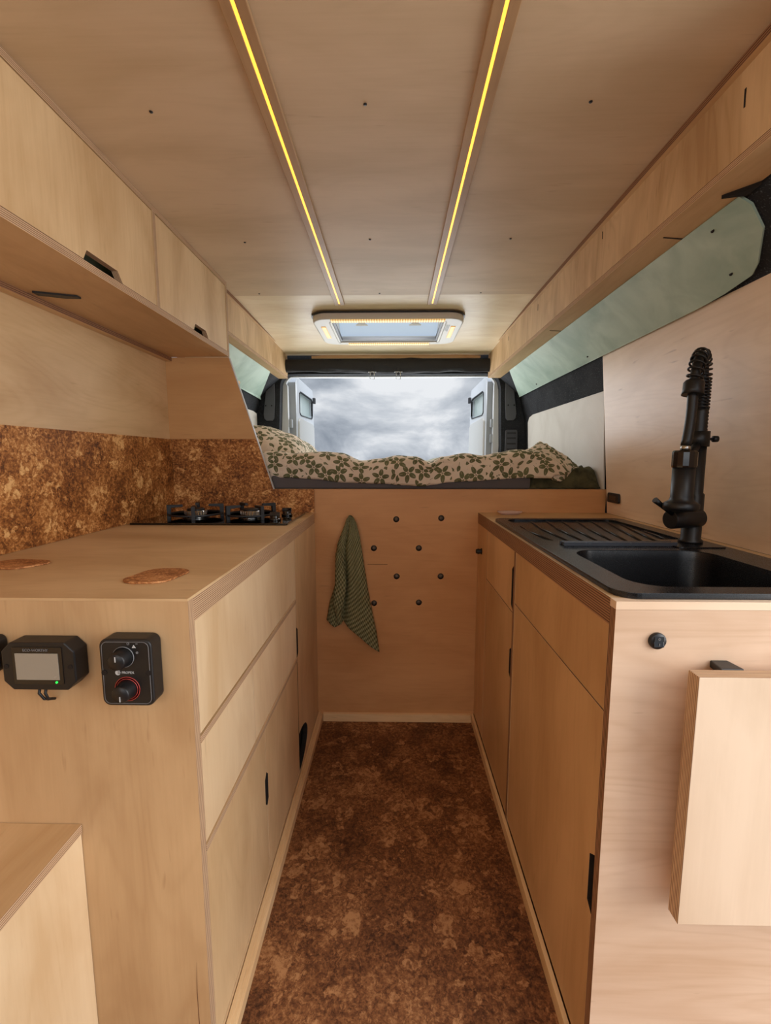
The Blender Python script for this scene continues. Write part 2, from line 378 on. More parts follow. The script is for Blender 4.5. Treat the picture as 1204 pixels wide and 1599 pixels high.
# ================================================================ SETTING
o = MB().box(-1.0, 1.0, -1.6, 2.95, -.03, 0).build('floor', 'corkf'); struct(o, 'dark brown cork floor running down the aisle')
o = MB().box(-.93, .74, -1.3, 1.925, 1.783, 1.80).build('ceiling', 'ceil'); struct(o, 'flat brown plywood ceiling between the two light strips'); CEIL = o
rear = MB(); rear.prism([(-.78, 1.927), (.72, 1.927), (.72, 2.9), (-.78, 2.9)], 'Z', 0, .022, holes=[rrect(-.300, .240, 2.145, 2.525, .02, 4)])
for v in rear.bm.verts: v.co.z += 1.785-.025*(v.co.y-1.927)/.973
o = rear.build('ceiling', 'ceil2'); struct(o, 'plywood ceiling panel, paled for daylight, around the roof hatch')
CE2 = o
for x, y in [(-.471, .94), (-.056, .929), (.368, .931), (-.464, 1.466), (.354, 1.458), (-.075, 1.455), (-.55, 1.9), (-.06, 1.905), (.35, 1.905)]:
    MB().lathe([(0, -.0012), (.0032, -.0012), (.0036, 0)], (x, y, 1.7825), 'Z', 10).build('screw', 'black', CEIL)
# left wall
o = MB().box(-.915, -.893, -1.3, 1.7828, -.0, 1.783).build('wall_left', 'plyY'); struct(o, 'pale plywood wall above the cork splashback')
struct(MB().box(-1.0, 1.0, -1.66, -1.6, 0, 1.02).box(-1.0, 1.0, -1.66, -1.6, 1.66, 1.80).build('wall_front_light_block', 'dgrey'), 'unseen dark bulkhead added to block low light')  # out of view, added dark to cut low light into the aisle
struct(MB().box(.86, .90, -1.6, -.75, 0, 1.02).box(.86, .90, -1.6, -.75, 1.62, 1.80).build('wall_right', 'dgrey'), 'unseen dark cab side added on the right to block light')  # out of view, added with the bulkhead to reduce light from the front
# shell walls (charcoal carpet lining)
def shell(side):
    b = MB(); ys = [.63, 1.783, 2.4, 2.96] if side > 0 else [1.81, 2.4, 2.96]
    zs = [-.02, .5, .9, 1.1, 1.25, 1.37, 1.43, 1.505, 1.56, 1.62, 1.68, 1.74, 1.8]
    def fn(u, v):
        i = u*(len(ys)-1); k = min(int(i), len(ys)-2); y = ys[k]+(ys[k+1]-ys[k])*(i-k)
        j = v*(len(zs)-1); k = min(int(j), len(zs)-2); z = zs[k]+(zs[k+1]-zs[k])*(j-k)
        x = xr(y, z)+.012
        return (x if side > 0 else -.06-x, y, z)
    b.grid(fn, (len(ys)-1)*3, (len(zs)-1)*2)
    return b.build('wall_right' if side > 0 else 'wall_left', 'carpet', solid=.006)
struct(shell(1), 'charcoal carpet lining of the right van wall')
struct(shell(-1), 'charcoal carpet lining of the left van wall beside the bed')
# rear frame with the door opening
fr = MB()
op = [(-.80, .35), (.745, .35)][::1]
opening = [(-.738, .5)]+[(.672, .5)]+[(.690, 1.2)]+[(.678, 1.56)]+arc(.598, 1.575, .075, 10, 90, 6)+arc(-.655, 1.575, .075, 90, 170, 6)+[(-.748, 1.2)]
outer = [(-.93, -.02), (.87, -.02), (.87, 1.2), (.80, 1.5), (.72, 1.80), (-.78, 1.80), (-.86, 1.5), (-.93, 1.2)]
fr.prism(outer, 'Y', 2.92, 2.99, holes=[opening])
struct(fr.build('wall_rear', 'carpet'), 'dark carpeted frame around the rear door opening')
# white painted body edge outside the opening
fo = MB(); op2 = [(x*.985-.0, z if z < 1 else z-.004) for x, z in opening]
fo.prism([(-.93, -.02), (.87, -.02), (.87, 1.2), (.80, 1.5), (.72, 1.80), (-.78, 1.80), (-.86, 1.5), (-.93, 1.2)], 'Y', 2.991, 3.03, holes=[[(-.700 if x < -.5 and z < 1.6 else (.652 if x > .5 and z < 1.6 else x*.98), min(z, 1.643)) for x, z in opening]])
struct(fo.build('trim_1', 'vanwhite'), 'white painted body edge around the rear door opening')
# overhead boxed beams along both sides
def beam(side, y0, y1, nm, lab):
    b = MB(); S = (lambda x: x) if side > 0 else (lambda x: -.085-x)
    zb = 1.632
    b.box(*sorted((S(.590), S(.602))), y0, y1, zb, 1.768, 0, 'X', 1)
    b.box(*sorted((S(.5905), S(.668))), y0, y1, zb-.013, zb-.0005, 2, 'Z', 1)
    b.box(*sorted((S(.578), S(.66))), y0, y1, 1.768, 1.7825, 2, 'Z', 3)
    return struct(b.build(nm, ['beam', 'edgeZ', 'plyY', 'edgedZ']), lab)
beam(1, .66, 2.90, 'trim_2', 'boxed plywood beam along the ceiling above the sink')
beam(-1, 1.81, 2.90, 'trim_3', 'boxed plywood beam along the ceiling left of the bed')
# dark knot marks on the right beam are parts of it
BR = bpy.data.objects['trim_2']
for y, z, l in [(.84, 1.735, .03), (1.36, 1.755, .02), (1.93, 1.745, .025), (2.4, 1.74, .02)]:
    MB().prism([(y-.0016, z-l), (y+.0016, z-l), (y+.0028, z), (y-.001, z)], 'X', .5893, .5903).build('knot', 'hole', BR)
for y, x in [(1.10, .645), (1.85, .645)]:
    MB().prism([(x-.03, y-.002), (x+.02, y+.006), (x+.02, y+.010), (x-.03, y+.002)], 'Z', 1.6182, 1.6192).build('knot', 'hole', BR)
MB().prism([(.628, .935), (.668, .89), (.668, .925)], 'Z', 1.612, 1.6192).build('gap', 'hole', BR)
b = MB(); b.prism([(-.52, 1.742)]+[(.54, 1.742)]+[(.54-.53*i/10*2, 1.755+.020*math.sin(PI*i/10)) for i in range(11)], 'Y', 2.895, 2.915)
struct(b.build('trim_4', ['pineX']), 'pine strip with a curved top above the rolled blind')
# floor trims
def base(nm, prof, axis, a, b_, mat, lab): return struct(MB().prism(prof, axis, a, b_).build(nm, mat, bevel=.0008), lab)
base('baseboard_left', [(-.3205, 0), (-.302, 0), (-.302, .026), (-.307, .028), (-.307, .031), (-.313, .033), (-.313, .037), (-.3205, .039)], 'Y', .3, 1.7945, 'pine', 'pine skirting strip under the left cabinets')
base('baseboard_right', [(.3405, 0), (.331, 0), (.331, .034), (.3405, .036)], 'Y', .3, 1.7945, 'pine', 'pine skirting strip under the right cabinets')
base('baseboard_rear', [(1.7945, 0), (1.783, 0), (1.783, .034), (1.7945, .036)], 'X', -.30, .33, 'pineX', 'pine skirting strip along the foot of the bed front')
# ground and rear doors outside
struct(MB().box(-30, 30, -30, 60, -.75, -.7).build('ground', blotchy('bounce_ground', (168, 168, 164), (146, 146, 142), 2., .9)), 'grey ground outside the van')  # ground tone lightened to bounce light up onto the doors

def vandoor(side, nm, lab):
    S = (lambda x: x) if side > 0 else (lambda x: -.06-x)
    yaw = 0
    xi, xo = (.617, .70) if side > 0 else (.597, .68)
    b = MB()
    prof = [(3.04, -.15), (3.70, -.15), (3.72, 1.0), (3.70, 1.60), (3.66, 1.655), (3.10, 1.665), (3.04, 1.62)]
    win = [(3.16, 1.435), (3.16, 1.56), (3.20, 1.575), (3.60, 1.575), (3.64, 1.56), (3.64, 1.45), (3.60, 1.43), (3.20, 1.42)]
    b.prism(prof, 'X', S(xi), S(xo), 0, 1, holes=[win])
    d = b.build(nm, ['vanwhite', 'vangrey']); struct(d, lab)
    w = MB().prism(win, 'X', S(xi+.02), S(xi+.026)).build('window', 'glass', d)
    sl = MB(); big = [(3.4+(y-3.4)*1.035, 1.497+(z-1.497)*1.09) for y, z in win]
    sl.prism(big, 'X', S(xi-.004), S(xi+.008), holes=[win]).build('window_seal', 'seal', d)
    MB().prism([(3.09, .2), (3.66, .2), (3.68, 1.0), (3.66, 1.36), (3.62, 1.385), (3.13, 1.395), (3.09, 1.37)], 'X', S(xi-.012), S(xi)).build('inner_board', 'vaninner', d, bevel=.004)
    MB().box(*sorted((S(xi-.02), S(xi-.002))), 3.66, 3.70, 1.555, 1.60).build('lock', 'seal', d, bevel=.003)
    for z in (1.22, 1.32):
        MB().box(*sorted((S(xi+.02), S(xi+.07))), 3.0, 3.039, z, z+.055).build('hinge', 'vangrey', d, bevel=.004)
    return d
vandoor(-1, 'door_1', 'white rear van door standing open on the left, with small window')
vandoor(1, 'door_2', 'white rear van door standing open on the right, with small window')

# ================================================================ WALL PANELS
def wallpanel(poly, name, side, mat, label, cat, ins=.004):
    """thin board following the curved van wall; poly in (y, z)"""
    b = MB(); n = len(poly)
    vs = [b.v((0, y, z)) for y, z in poly]; b.f(vs)
    bmesh.ops.triangulate(b.bm, faces=b.bm.faces[:])
    for z in (1.25, 1.37, 1.43, 1.505):
        bmesh.ops.bisect_plane(b.bm, geom=b.bm.verts[:]+b.bm.edges[:]+b.bm.faces[:], plane_co=(0, 0, z), plane_no=(0, 0, 1))
    bmesh.ops.bisect_plane(b.bm, geom=b.bm.verts[:]+b.bm.edges[:]+b.bm.faces[:], plane_co=(0, 1.783, 0), plane_no=(0, 1, 0))
    for v in b.bm.verts: v.co.x = (xr(v.co.y, v.co.z)-ins) if side > 0 else xl(v.co.y, v.co.z)+ins
    o = b.build(name, mat, solid=.005); return tag(o, label, cat)
mr = [(2.65, 1.618), (.935, 1.618), (.928, 1.60), (.945, 1.565), (1.01, 1.525), (1.04, 1.514), (1.13, 1.507), (1.25, 1.503), (1.75, 1.503), (2.3, 1.503), (2.90, 1.500)]
PR = wallpanel(mr, 'wall_panel', 1, 'mint', 'long mint green painted panel under the beam above the sink', 'wall panel')
ml = [(2.66, 1.618), (1.83, 1.618), (1.83, 1.503), (2.46, 1.503), (2.905, 1.490)]
PL = wallpanel(ml, 'wall_panel', -1, 'mint', 'short mint green painted panel left of the bed behind the cabinet', 'wall panel')
wr = [(2.81, .95), (1.80, .95), (1.80, 1.378), (2.70, 1.374), (2.77, 1.362), (2.80, 1.335)]
wallpanel(wr, 'wall_panel', 1, 'white', 'white painted panel above the pillow on the right', 'wall panel')
wl = [(2.905, .95), (1.83, .95), (1.83, 1.412), (2.80, 1.408), (2.87, 1.40), (2.90, 1.37), (2.905, 1.34)]
wallpanel(wl, 'wall_panel', -1, 'white', 'cream white painted panel above the left end of the duvet', 'wall panel')
for y, z in [(1.075, 1.53), (1.03, 1.60), (2.5, 1.518), (1.85, 1.52)]:
    MB().lathe([(0, -.002), (.005, -.002), (.005, 0)], (xr(y, z)-.0066, y, z), 'X', 8).build('screw', 'hole', PR)
# plywood splash panel behind the sink (leans with the wall)
b = MB()
def spx(z): return .850 if z <= .9 else .850-.052*(z-.9)/.606
pts = [(.60, .9005), (1.782, .9005), (1.782, 1.508), (.60, 1.512)]
f0 = [b.v((spx(z)-.0, y, z)) for y, z in pts]; f1 = [b.v((spx(z)+.006, y, z)) for y, z in pts]
b.f(f0); b.f(f1[::-1], 0)
for i in range(4): b.f([f0[i], f0[(i+1) % 4], f1[(i+1) % 4], f1[i]], 1)
SP = tag(b.build('splash_panel', [ply('splash_plywood', 'Y', (240, 214, 184), (216, 186, 152), .34, 1.3, .5), 'edgeX']), 'tall plywood splash panel on the wall behind the black tap', 'splashback')  # plywood tone raised in place of more lamp light on this panel
# cork splashbacks and partition
cs = MB().box(-.8925, -.886, -.6, 1.7815, .9005, 1.193).build('cork_splashback', 'corkw'); tag(cs, 'long cork splashback on the left wall above the worktop', 'splashback')
pp = MB(); pp.prism([(-.915, 1.1935), (-.546, 1.1935), (-.644, 1.5075), (-.915, 1.5075)], 'Y', 1.783, 1.795)
pp.prism([(-.915, .88), (-.915, 1.193), (-.546, 1.193), (-.484, .994), (-.33, .994), (-.33, .88)], 'Y', 1.7865, 1.795)
PT = tag(pp.build('partition_panel', [ply('partition_plywood', 'X', (208, 162, 110), (188, 140, 90), .45, .6)]), 'plywood partition with a slanted edge between worktop and bed', 'panel')  # amber tone puts the warm shade of this corner into the plywood
ed = MB(); ed.prism([(-.6445, 1.5075), (-.4845, .994), (-.4815, .994), (-.6415, 1.5075)], 'Y', 1.7825, 1.7955); plab(ed.build('edge_strip', 'print', PT), 'white edging strip')
cs2 = MB().prism([(-.8855, .9005), (-.3215, .9005), (-.3215, .9935), (-.4845, .9935), (-.5465, 1.193), (-.8855, 1.193)], 'Y', 1.7815, 1.7865).build('cork_splashback', 'corkw')
tag(cs2, 'cork splashback with a slanted end behind the gas hob', 'splashback')

# ================================================================ LEFT CABINETS
KC = thing('base_cabinet', 'long plywood base cabinet of drawers and doors under the left worktop', 'cabinet', (-.6, 1.03, 0))
panel('end_panel', -.886, XL, YN, YN+.018, 0, CT-.0042, 'Y', KC, 'Z', face=ply('left_end_plywood', 'Z', (208, 172, 128), (182, 144, 102), .42, 1.2))
MB().box(-.88, XL-.024, YN+.019, 1.415, .02, .855).build('carcass', 'hole', KC)
def rail(z0, z1): panel('rail', XL-.018, XL+.001, YN+.0185, 1.414, z0, z1, 'Z', KC, 'Y')
b = MB(); b.prism([(-.3405, .0), (-.3385, .0), (-.3405, .12), (-.3415, .19), (-.3400, .25), (-.3425, .19), (-.3418, .12)], 'Y', YN-.0003, YN+.0004); plab(b.build('crack', simple('crack_brown', (112, 74, 46), .8), KC), 'thin vertical crack in the veneer')
rail(.645, .658); rail(.445, .458)
panel('bottom_rail', XL-.018, XL-.001, YN+.0185, 1.414, .03, .050, 'X', KC, 'Y')
fx = (XL-.019, XL-.001)
def front(nm, y0, y1, z0, z1, par, notch=None, x=fx, grain='Z', face=None, dark=None):
    """notch: list of (y,z) replacing a stretch of the outline, already an ordered polygon"""
    poly = notch or [(y0, z0), (y1, z0), (y1, z1), (y0, z1)]
    b = MB().prism(poly, 'X', x[0], x[1], 0, 1)
    if dark:  # cut faces coloured near-black as shade inside the slot
        for q in b.bm.faces:
            c = q.calc_center_median()
            if q.material_index == 1 and dark[0] < c.y < dark[1] and dark[2] < c.z < dark[3]: q.material_index = 2
    return b.build(nm, [face or 'ply'+grain, 'edgeX', 'hole'], par, bevel=.0006)
LF = ply('lit_front_plywood', 'Z', (236, 208, 168), (216, 182, 138), .4, 1.)  # birch lightened for faces turned to the side door light
front('drawer', .690, 1.4125, .6605, .856, KC, face=LF)
front('drawer', .690, .9655, .4605, .6435, KC, face=LF); front('drawer', .9675, 1.4125, .4605, .6435, KC, face=LF)
# lower doors with finger slots cut in their meeting edge
def slot(y, z0, z1, w, side):   # points along the slot, going up
    s = w*side
    return [(y, z0), (y+s, z0+.012), (y+s, z1-.012), (y, z1)]
front('door', 0, 0, 0, 0, KC, [(.690, .052), (1.038, .052)]+slot(1.038, .235, .325, .012, -1)+[(1.038, .4435), (.690, .4435)], dark=(1.0, 1.045, .23, .33))
front('door', 0, 0, 0, 0, KC, [(1.0405, .052), (1.4125, .052), (1.4125, .4435), (1.0405, .4435)]+slot(1.0405, .235, .325, .012, 1)[::-1], dark=(1.03, 1.06, .23, .33))
NC = thing('base_cabinet', 'narrow plywood cupboard with a black floor cutout beside the bed front', 'cabinet', (-.6, 1.6, 0))
MB().box(-.88, XL-.024, 1.4175, 1.78, .02, .855).build('carcass', 'hole', NC)
front('door', 0, 0, 0, 0, NC, [(1.418, .03), (1.793, .03), (1.793, .856), (1.418, .856)]+slot(1.418, .455, .56, .016, 1)[::-1]+[(1.418+.140*math.cos(math.radians(a)), .113+.068*math.sin(math.radians(a))) for a in range(90, -91, -15)], dark=(1.4, 1.57, .035, .57))
WT = MB().box(-.8855, XL, YN+.0183, 1.781, CT-.043, CT-.004, 0, 'Z', 1).box(-.8855, XL, YN-.0004, 1.781, CT-.004, CT).build('worktop', ['plyX', 'edgeZ'])
tag(WT, 'left plywood worktop carrying the gas hob and cork mats', 'worktop')
# bench in the lower left corner
BN = thing('storage_bench', 'low plywood storage bench in the lower left corner', 'bench', (-.7, .2, 0))
panel('front_panel', -.540, -.522, -.6, YN-.001, 0, .494, 'X', BN, 'Y', face=LF)
panel('top_panel', -.885, -.520, -.6, YN-.001, .495, .5115, 'Z', BN, 'Y')
# gas hob
HB = thing('gas_hob', 'black glass two burner gas hob at the end of the left worktop', 'hob', (-.607, 1.58, CT))
MB().prism(rrect(-.868, -.347, 1.43, 1.735, .006, 3), 'Z', CT+.0003, CT+.007).build('glass_plate', 'glass_black', HB, bevel=.0015)
for bx, by, rr in [(-.708, 1.572, .092), (-.508, 1.572, .090)]:
    s = MB(); z = CT+.007
    s.lathe([(rr-.006, .012), (rr, .012), (rr, .018), (rr-.006, .018), (rr-.006, .012)], (bx, by, z), 'Z', 40)
    for k in range(4):
        a = k*PI/2+(.32 if bx < -.6 else .72); c, n = math.cos(a), math.sin(a)
        xf = Matrix.Translation((bx, by, z)) @ Matrix.Rotation(a, 4, 'Z')
        q = MB(xf); q.bm.free(); q.bm = s.bm
        q.prism([(rr+.002, 0), (rr+.002, .048), (rr-.048, .048), (rr-.050, .040), (rr-.012, .037), (rr-.010, 0)], 'Y', -.006, .006)
    s.build('pan_support', 'iron', HB, bevel=.0008)
    u = MB(); u.lathe([(0, 0), (.045, 0), (.045, .004), (.040, .010), (.036, .012), (.036, .026), (0, .026)], (bx, by, z), 'Z', 32)
    bu = u.build('burner', 'steel', HB)
    u = MB(); u.lathe([(0, .0262), (.030, .0262), (.031, .031), (.026, .034), (0, .035)], (bx, by, z), 'Z', 32); u.build('burner_cap', 'black', bu)
    u = MB()
    for k in range(24):
        a = 2*PI*k/24; u.box(bx+.0368*math.cos(a)-.0016, bx+.0368*math.cos(a)+.0016, by+.0368*math.sin(a)-.0016, by+.0368*math.sin(a)+.0016, z+.014, z+.0255)
    u.build('flame_slots', 'steel', bu)
for kx, ky in [(-.405, 1.50), (-.395, 1.63)]:
    u = MB(); u.lathe([(0, 0), (.020, 0), (.020, .006), (.016, .008), (.015, .018), (0, .019)], (kx, ky, CT+.007), 'Z', 24)
    u.box(kx-.017, kx+.017, ky-.004, ky+.004, CT+.02, CT+.036); u.build('knob', 'blackgloss', HB, bevel=.0012)
# cork mats
def mat_(cx, cy, w, d, rot, lab):
    b = MB(Matrix.Translation((cx, cy, CT)) @ Matrix.Rotation(rot, 4, 'Z'))
    b.prism([(x+.006*math.sin(3*y*20), y) for x, y in rrect(-w/2, w/2, -d/2, d/2, min(w, d)*.38, 7)], 'Z', .0003, .004)
    return tag(b.build('cork_mat', 'corkm', bevel=.001), lab, 'cork mat')
mat_(-.437, .797, .088, .100, .12, 'small cork mat on the left worktop near its front corner')
mat_(-.775, .881, .110, .075, -.15, 'cork mat cut by the left picture edge on the worktop')

# ---------------- controls on the left end panel (they stand off the panel face, towards the room)
yf = YN-.0005
DB = thing('battery_display', 'black battery monitor display with a grey screen on left end panel', 'display', (-.537, yf, .755))
t = .030
def chamf(x0, x1, z0, z1, c): return [(x0+c, z0), (x1-c, z0), (x1, z0+c), (x1, z1-c), (x1-c, z1), (x0+c, z1), (x0, z1-c), (x0, z0+c)]
b = MB(); b.prism(chamf(-.598, -.485, .764, .840, .014), 'Y', yf-t, yf); hs = b.build('housing', 'black', DB, bevel=.002)
b = MB(); b.prism(chamf(-.5805, -.5035, .774, .833, .001), 'Y', yf-t-.001, yf-t+.001); b.build('bezel', 'blackgloss', DB)
MB().box(-.5755, -.5095, yf-t-.0018, yf-t-.0008, .7815, .8235).build('screen', 'screen', DB)
text('lettering', 'ECO-WORTHY', .0058, (-.543, yf-t-.0018, .8285), 'printgrey', DB)
MB().lathe([(0, -.0016), (.0016, -.0012), (.0018, 0)], (-.5145, yf-t-.001, .7775), 'Y', 10).build('led', 'greenled', DB)
for x in (-.5915, -.4925): MB().lathe([(.0036, -.0008), (.0036, .0)], (x, yf-t-.0002, .802), 'Y', 12).build('screw', 'hole', DB)
for k in (0, 1):
    x = -.556+.010*k
    MB().tube([(x, yf-.012, .766), (x+.001, yf-.018, .752), (x+.008-.004*k, yf-.017, .742), (x+.012-.006*k, yf-.006, .737)], .0022, 8).build('cable', 'black', DB)
HC = thing('heater_control', 'black heater control box with two knobs on left end panel', 'control panel', (-.405, yf, .73))
b = MB(); b.prism(rrect(-.4465, -.3660, .7395, .8465, .012, 6), 'Y', yf-.030, yf); b.build('housing', 'black', HC, bevel=.003, bseg=3)
b = MB(); o1 = rrect(-.4425, -.370, .7435, .8425, .009, 6); o2 = rrect(-.4418, -.3707, .7442, .8418, .0084, 6)
b.prism(o1, 'Y', yf-.0306, yf-.0298, holes=[o2]); b.build('border_line', 'printgrey', HC)
for (kx, kz, ring) in [(-.4095, .8185, 'printgrey'), (-.4065, .7675, 'red')]:
    b = MB(); b.lathe([(0, -.020), (.0120, -.020), (.0132, -.018), (.0150, -.001), (.0150, 0), (0, 0)], (kx, yf-.030, kz), 'Y', 28); kb = b.build('knob', 'black', HC)
    b = MB(); b.lathe([(.0158, -.0012), (.0166, -.0012), (.0166, 0), (.0158, 0), (.0158, -.0012)], (kx, yf-.030, kz), 'Y', 32); b.build('ring', ring, kb)
    if ring == 'red':
        b = MB(); b.lathe([(.0186, -.0006), (.0196, -.0006), (.0196, 0), (.0186, 0), (.0186, -.0006)], (kx, yf-.030, kz), 'Y', 32); b.build('ring', 'red', kb)
    b = MB(); dz = .0045 if ring != 'red' else -.0065
    b.box(kx-.0007, kx+.0007, yf-.0506, yf-.0498, kz+dz-.0035, kz+dz+.0045); b.build('pointer', 'print', kb)
b = MB(); b.prism(circ(-.4195, .7935, .0040, 18), 'Y', yf-.0306, yf-.0298); b.build('emblem', 'print', HC)
b = MB(); b.box(-.4195, -.4150, yf-.0309, yf-.0303, .7945, .7955); b.box(-.4195, -.4150, yf-.0309, yf-.0303, .7918, .7928); b.build('emblem_bars', 'black', HC)
text('lettering', 'PROPEX', .0052, (-.4040, yf-.0304, .7936), 'print', HC)
b = MB(); b.prism([(-.3955, .8330), (-.3895, .8330), (-.3925, .8378)], 'Y', yf-.0306, yf-.0298); b.build('flame_mark', 'print', HC)
b = MB(); b.prism(circ(-.4010, .8395, .0020, 12), 'Y', yf-.0306, yf-.0298, holes=[circ(-.4010, .8395, .0013, 12)]); b.build('dial_mark', 'printgrey', HC)
b = MB(); b.prism(circ(-.3880, .8255, .0019, 10), 'Y', yf-.0306, yf-.0298); b.build('dial_mark', 'printgrey', HC)
b = MB(); b.box(-.3895, -.3865, yf-.0306, yf-.0298, .8390, .8400); b.build('dial_mark', 'printgrey', HC)
for x in (-.4405, -.3720): MB().lathe([(.0042, -.0009), (.0042, 0)], (x, yf-.0300, .7935), 'Y', 14).build('screw', 'hole', HC)
RC = thing('switch_panel', 'black rounded switch panel cut by the left picture edge', 'switch', (-.66, yf, .79))
b = MB(); b.prism(rrect(-.70, -.6125, .785, .842, .010, 5), 'Y', yf-.018, yf); b.build('housing', 'black', RC, bevel=.002)
b = MB(); b.prism(circ(-.6205, .8150, .0032, 14), 'Y', yf-.0186, yf-.0178, holes=[circ(-.6205, .8150, .0019, 14)]); b.build('marking', 'print', RC)

# ================================================================ OVERHEAD CABINET
OC = thing('overhead_cabinet', 'long plywood overhead cabinet with two flap doors on the left wall', 'cabinet', (-.77, 1., 1.508))
panel('bottom_panel', -.892, -.640, -.2, 1.782, 1.508, 1.5245, 'Z', OC, 'Y')
panel('top_panel', -.892, -.640, -.2, 1.782, 1.768, 1.7825, 'Z', OC, 'Y')
for y in (1.252, 1.768): panel('divider', -.890, -.640, y, y+.014, 1.5248, 1.7678, 'Y', OC, 'Z')
MB().box(-.720, -.712, -.2, 1.767, 1.5248, 1.7678).build('back_panel', 'mint', OC)
ox = (-.657, -.6415)
def cut(y0, y1, z0, h): return [(y0, z0), (y0+.012, z0+h), (y1-.018, z0+h), (y1, z0)]
OF = ply('overhead_plywood', 'X', (222, 188, 142), (192, 152, 104), .42, 1.5)
OF = ply('overhead_plywood', 'Z', (224, 192, 148), (194, 156, 110), .42, .9)
front('door', 0, 0, 0, 0, OC, [(-.2, 1.5265)]+cut(.965, 1.100, 1.5265, .022)+[(1.2505, 1.5265), (1.2505, 1.766), (-.2, 1.766)], ox, face=OF)
front('door', 0, 0, 0, 0, OC, [(1.2675, 1.5265)]+cut(1.478, 1.590, 1.5265, .022)+[(1.7665, 1.5265), (1.7665, 1.766), (1.2675, 1.766)], ox, face=OF)
panel('wall_batten', -.8925, -.868, -.2, 1.782, 1.493, 1.5078, 'Z', OC, 'Y', 'edged')
b = MB(); b.prism([(-.85, 1.085), (-.765, 1.115), (-.765, 1.130), (-.80, 1.128), (-.852, 1.105)], 'Z', 1.5035, 1.5079); plab(b.build('bracket', 'black', OC), 'flat black bracket under the cabinet')

# ================================================================ BED
BF = thing('bed_base', 'tall plywood bed front with round finger holes at end of aisle', 'bed', (.25, 1.81, 0))
HOLES = [(.01, .873), (.191, .878), (-.081, .754), (.102, .755), (.012, .637), (.192, .638), (-.081, .523), (.104, .527)]
HOLES = [(x*1.006, 1.1177+(z-1.1177)*1.006) for x, z in HOLES]
b = MB(); b.prism([(-.329, 0), (.848, 0), (.848, .994), (-.329, .994)], 'Y', D, D+.012, 0, 1, holes=[circ(x, z, .0125, 20) for x, z in HOLES])
b.build('front_panel', [ply('bed_front_plywood', 'X', (214, 160, 107), (192, 138, 87), .45, .8), 'hole'], BF)  # darker amber base carries the low warm light at the aisle end
for x, z in HOLES: MB().lathe([(.0124, .0065), (.0, .0063)], (x, D, z), 'Y', 20).build('finger_hole', 'holeplug', BF)
b = MB(); b.box(-.108, -.025, D-.0003, D+.0004, .6835, .6848); b.build('seam', 'hole', BF)
panel('slatted_top', -.93+.03, .835, D+.0125, 2.90, .972, .9935, 'Z', BF, 'X')
b = MB(); b.prism(rrect(-.50, .552, .9945, 1.052, .012, 4), 'Y', 1.812, 2.88); MT = tag(b.build('mattress', 'mattress', bevel=.006), 'dark grey mattress with a squared edge on the plywood bed', 'mattress')
# leaf print duvet
def lerp(pts, x):
    if x <= pts[0][0]: return pts[0][1]
    for (a, va), (b_, vb) in zip(pts, pts[1:]):
        if x <= b_:
            t_ = (x-a)/(b_-a); t_ = t_*t_*(3-2*t_); return va+(vb-va)*t_
    return pts[-1][1]
DT = [(-.75, 1.150), (-.50, 1.150), (-.42, 1.142), (-.30, 1.148), (-.22, 1.142), (-.13, 1.112), (-.06, 1.120), (.02, 1.133), (.09, 1.128), (.145, 1.106), (.20, 1.128), (.29, 1.142), (.36, 1.132), (.43, 1.145), (.50, 1.156), (.58, 1.150), (.66, 1.12), (.72, 1.08)]
DBT = [(-.75, 1.035), (-.43, 1.040), (-.32, 1.034), (-.2, 1.020), (-.05, 1.016), (.05, 1.010), (.11, 1.006), (.16, 1.012), (.22, 1.022), (.30, 1.026), (.42, 1.034), (.52, 1.040), (.72, 1.036)]
def duv(u, v):
    x = -.74+1.43*u; zt = lerp(DT, x); zb = lerp(DBT, x)
    n1 = mnoise.noise(Vector((x*7, v*5, 2.3))); n2 = mnoise.noise(Vector((x*16, v*9, 7.7)))
    if v < .30:       # front roll
        a = v/.30; th = a*PI/2*1.02
        y = 1.805-.022*math.sin(a*PI)-.0+.062*max(0, a-.55)/.45*(a-.55)/.45
        z = zb+(zt-zb-.006)*math.sin(th)**.9
        y += .012*n2+.010*n1
        z += .005*n2*math.sin(a*PI)
    else:
        a = (v-.30)/.70
        y = 1.868+a*.93
        back = 1.095+.012*n1+.035*max(0, -.35-x)*3
        z = zt-.006+(min(back, zt-.002)-zt)*min(1, a*2.2)+.006*math.sin(a*PI)
        z += .010*n1*min(1, a*6)+.004*n2
    q_ = max(0, min(1, (-.40-x)/.10)); y = max(y, 1.800)*q_+y*(1-q_)+.012*q_
    if u > .965: z = max(1.055, z-.02*(u-.965)/.035)
    return (x, y, z)
b = MB(); b.grid(duv, 150, 70, 0, lambda u, v: (1.43*u, (v/.30*.16) if v < .3 else .16+(v-.3)/.7*.95), matfn=lambda u, v: 1 if v > .40 else 0)
tag(b.build('duvet', ['leaf', 'leafback'], solid=.006), 'white duvet printed with green leaves spread across the bed', 'duvet')
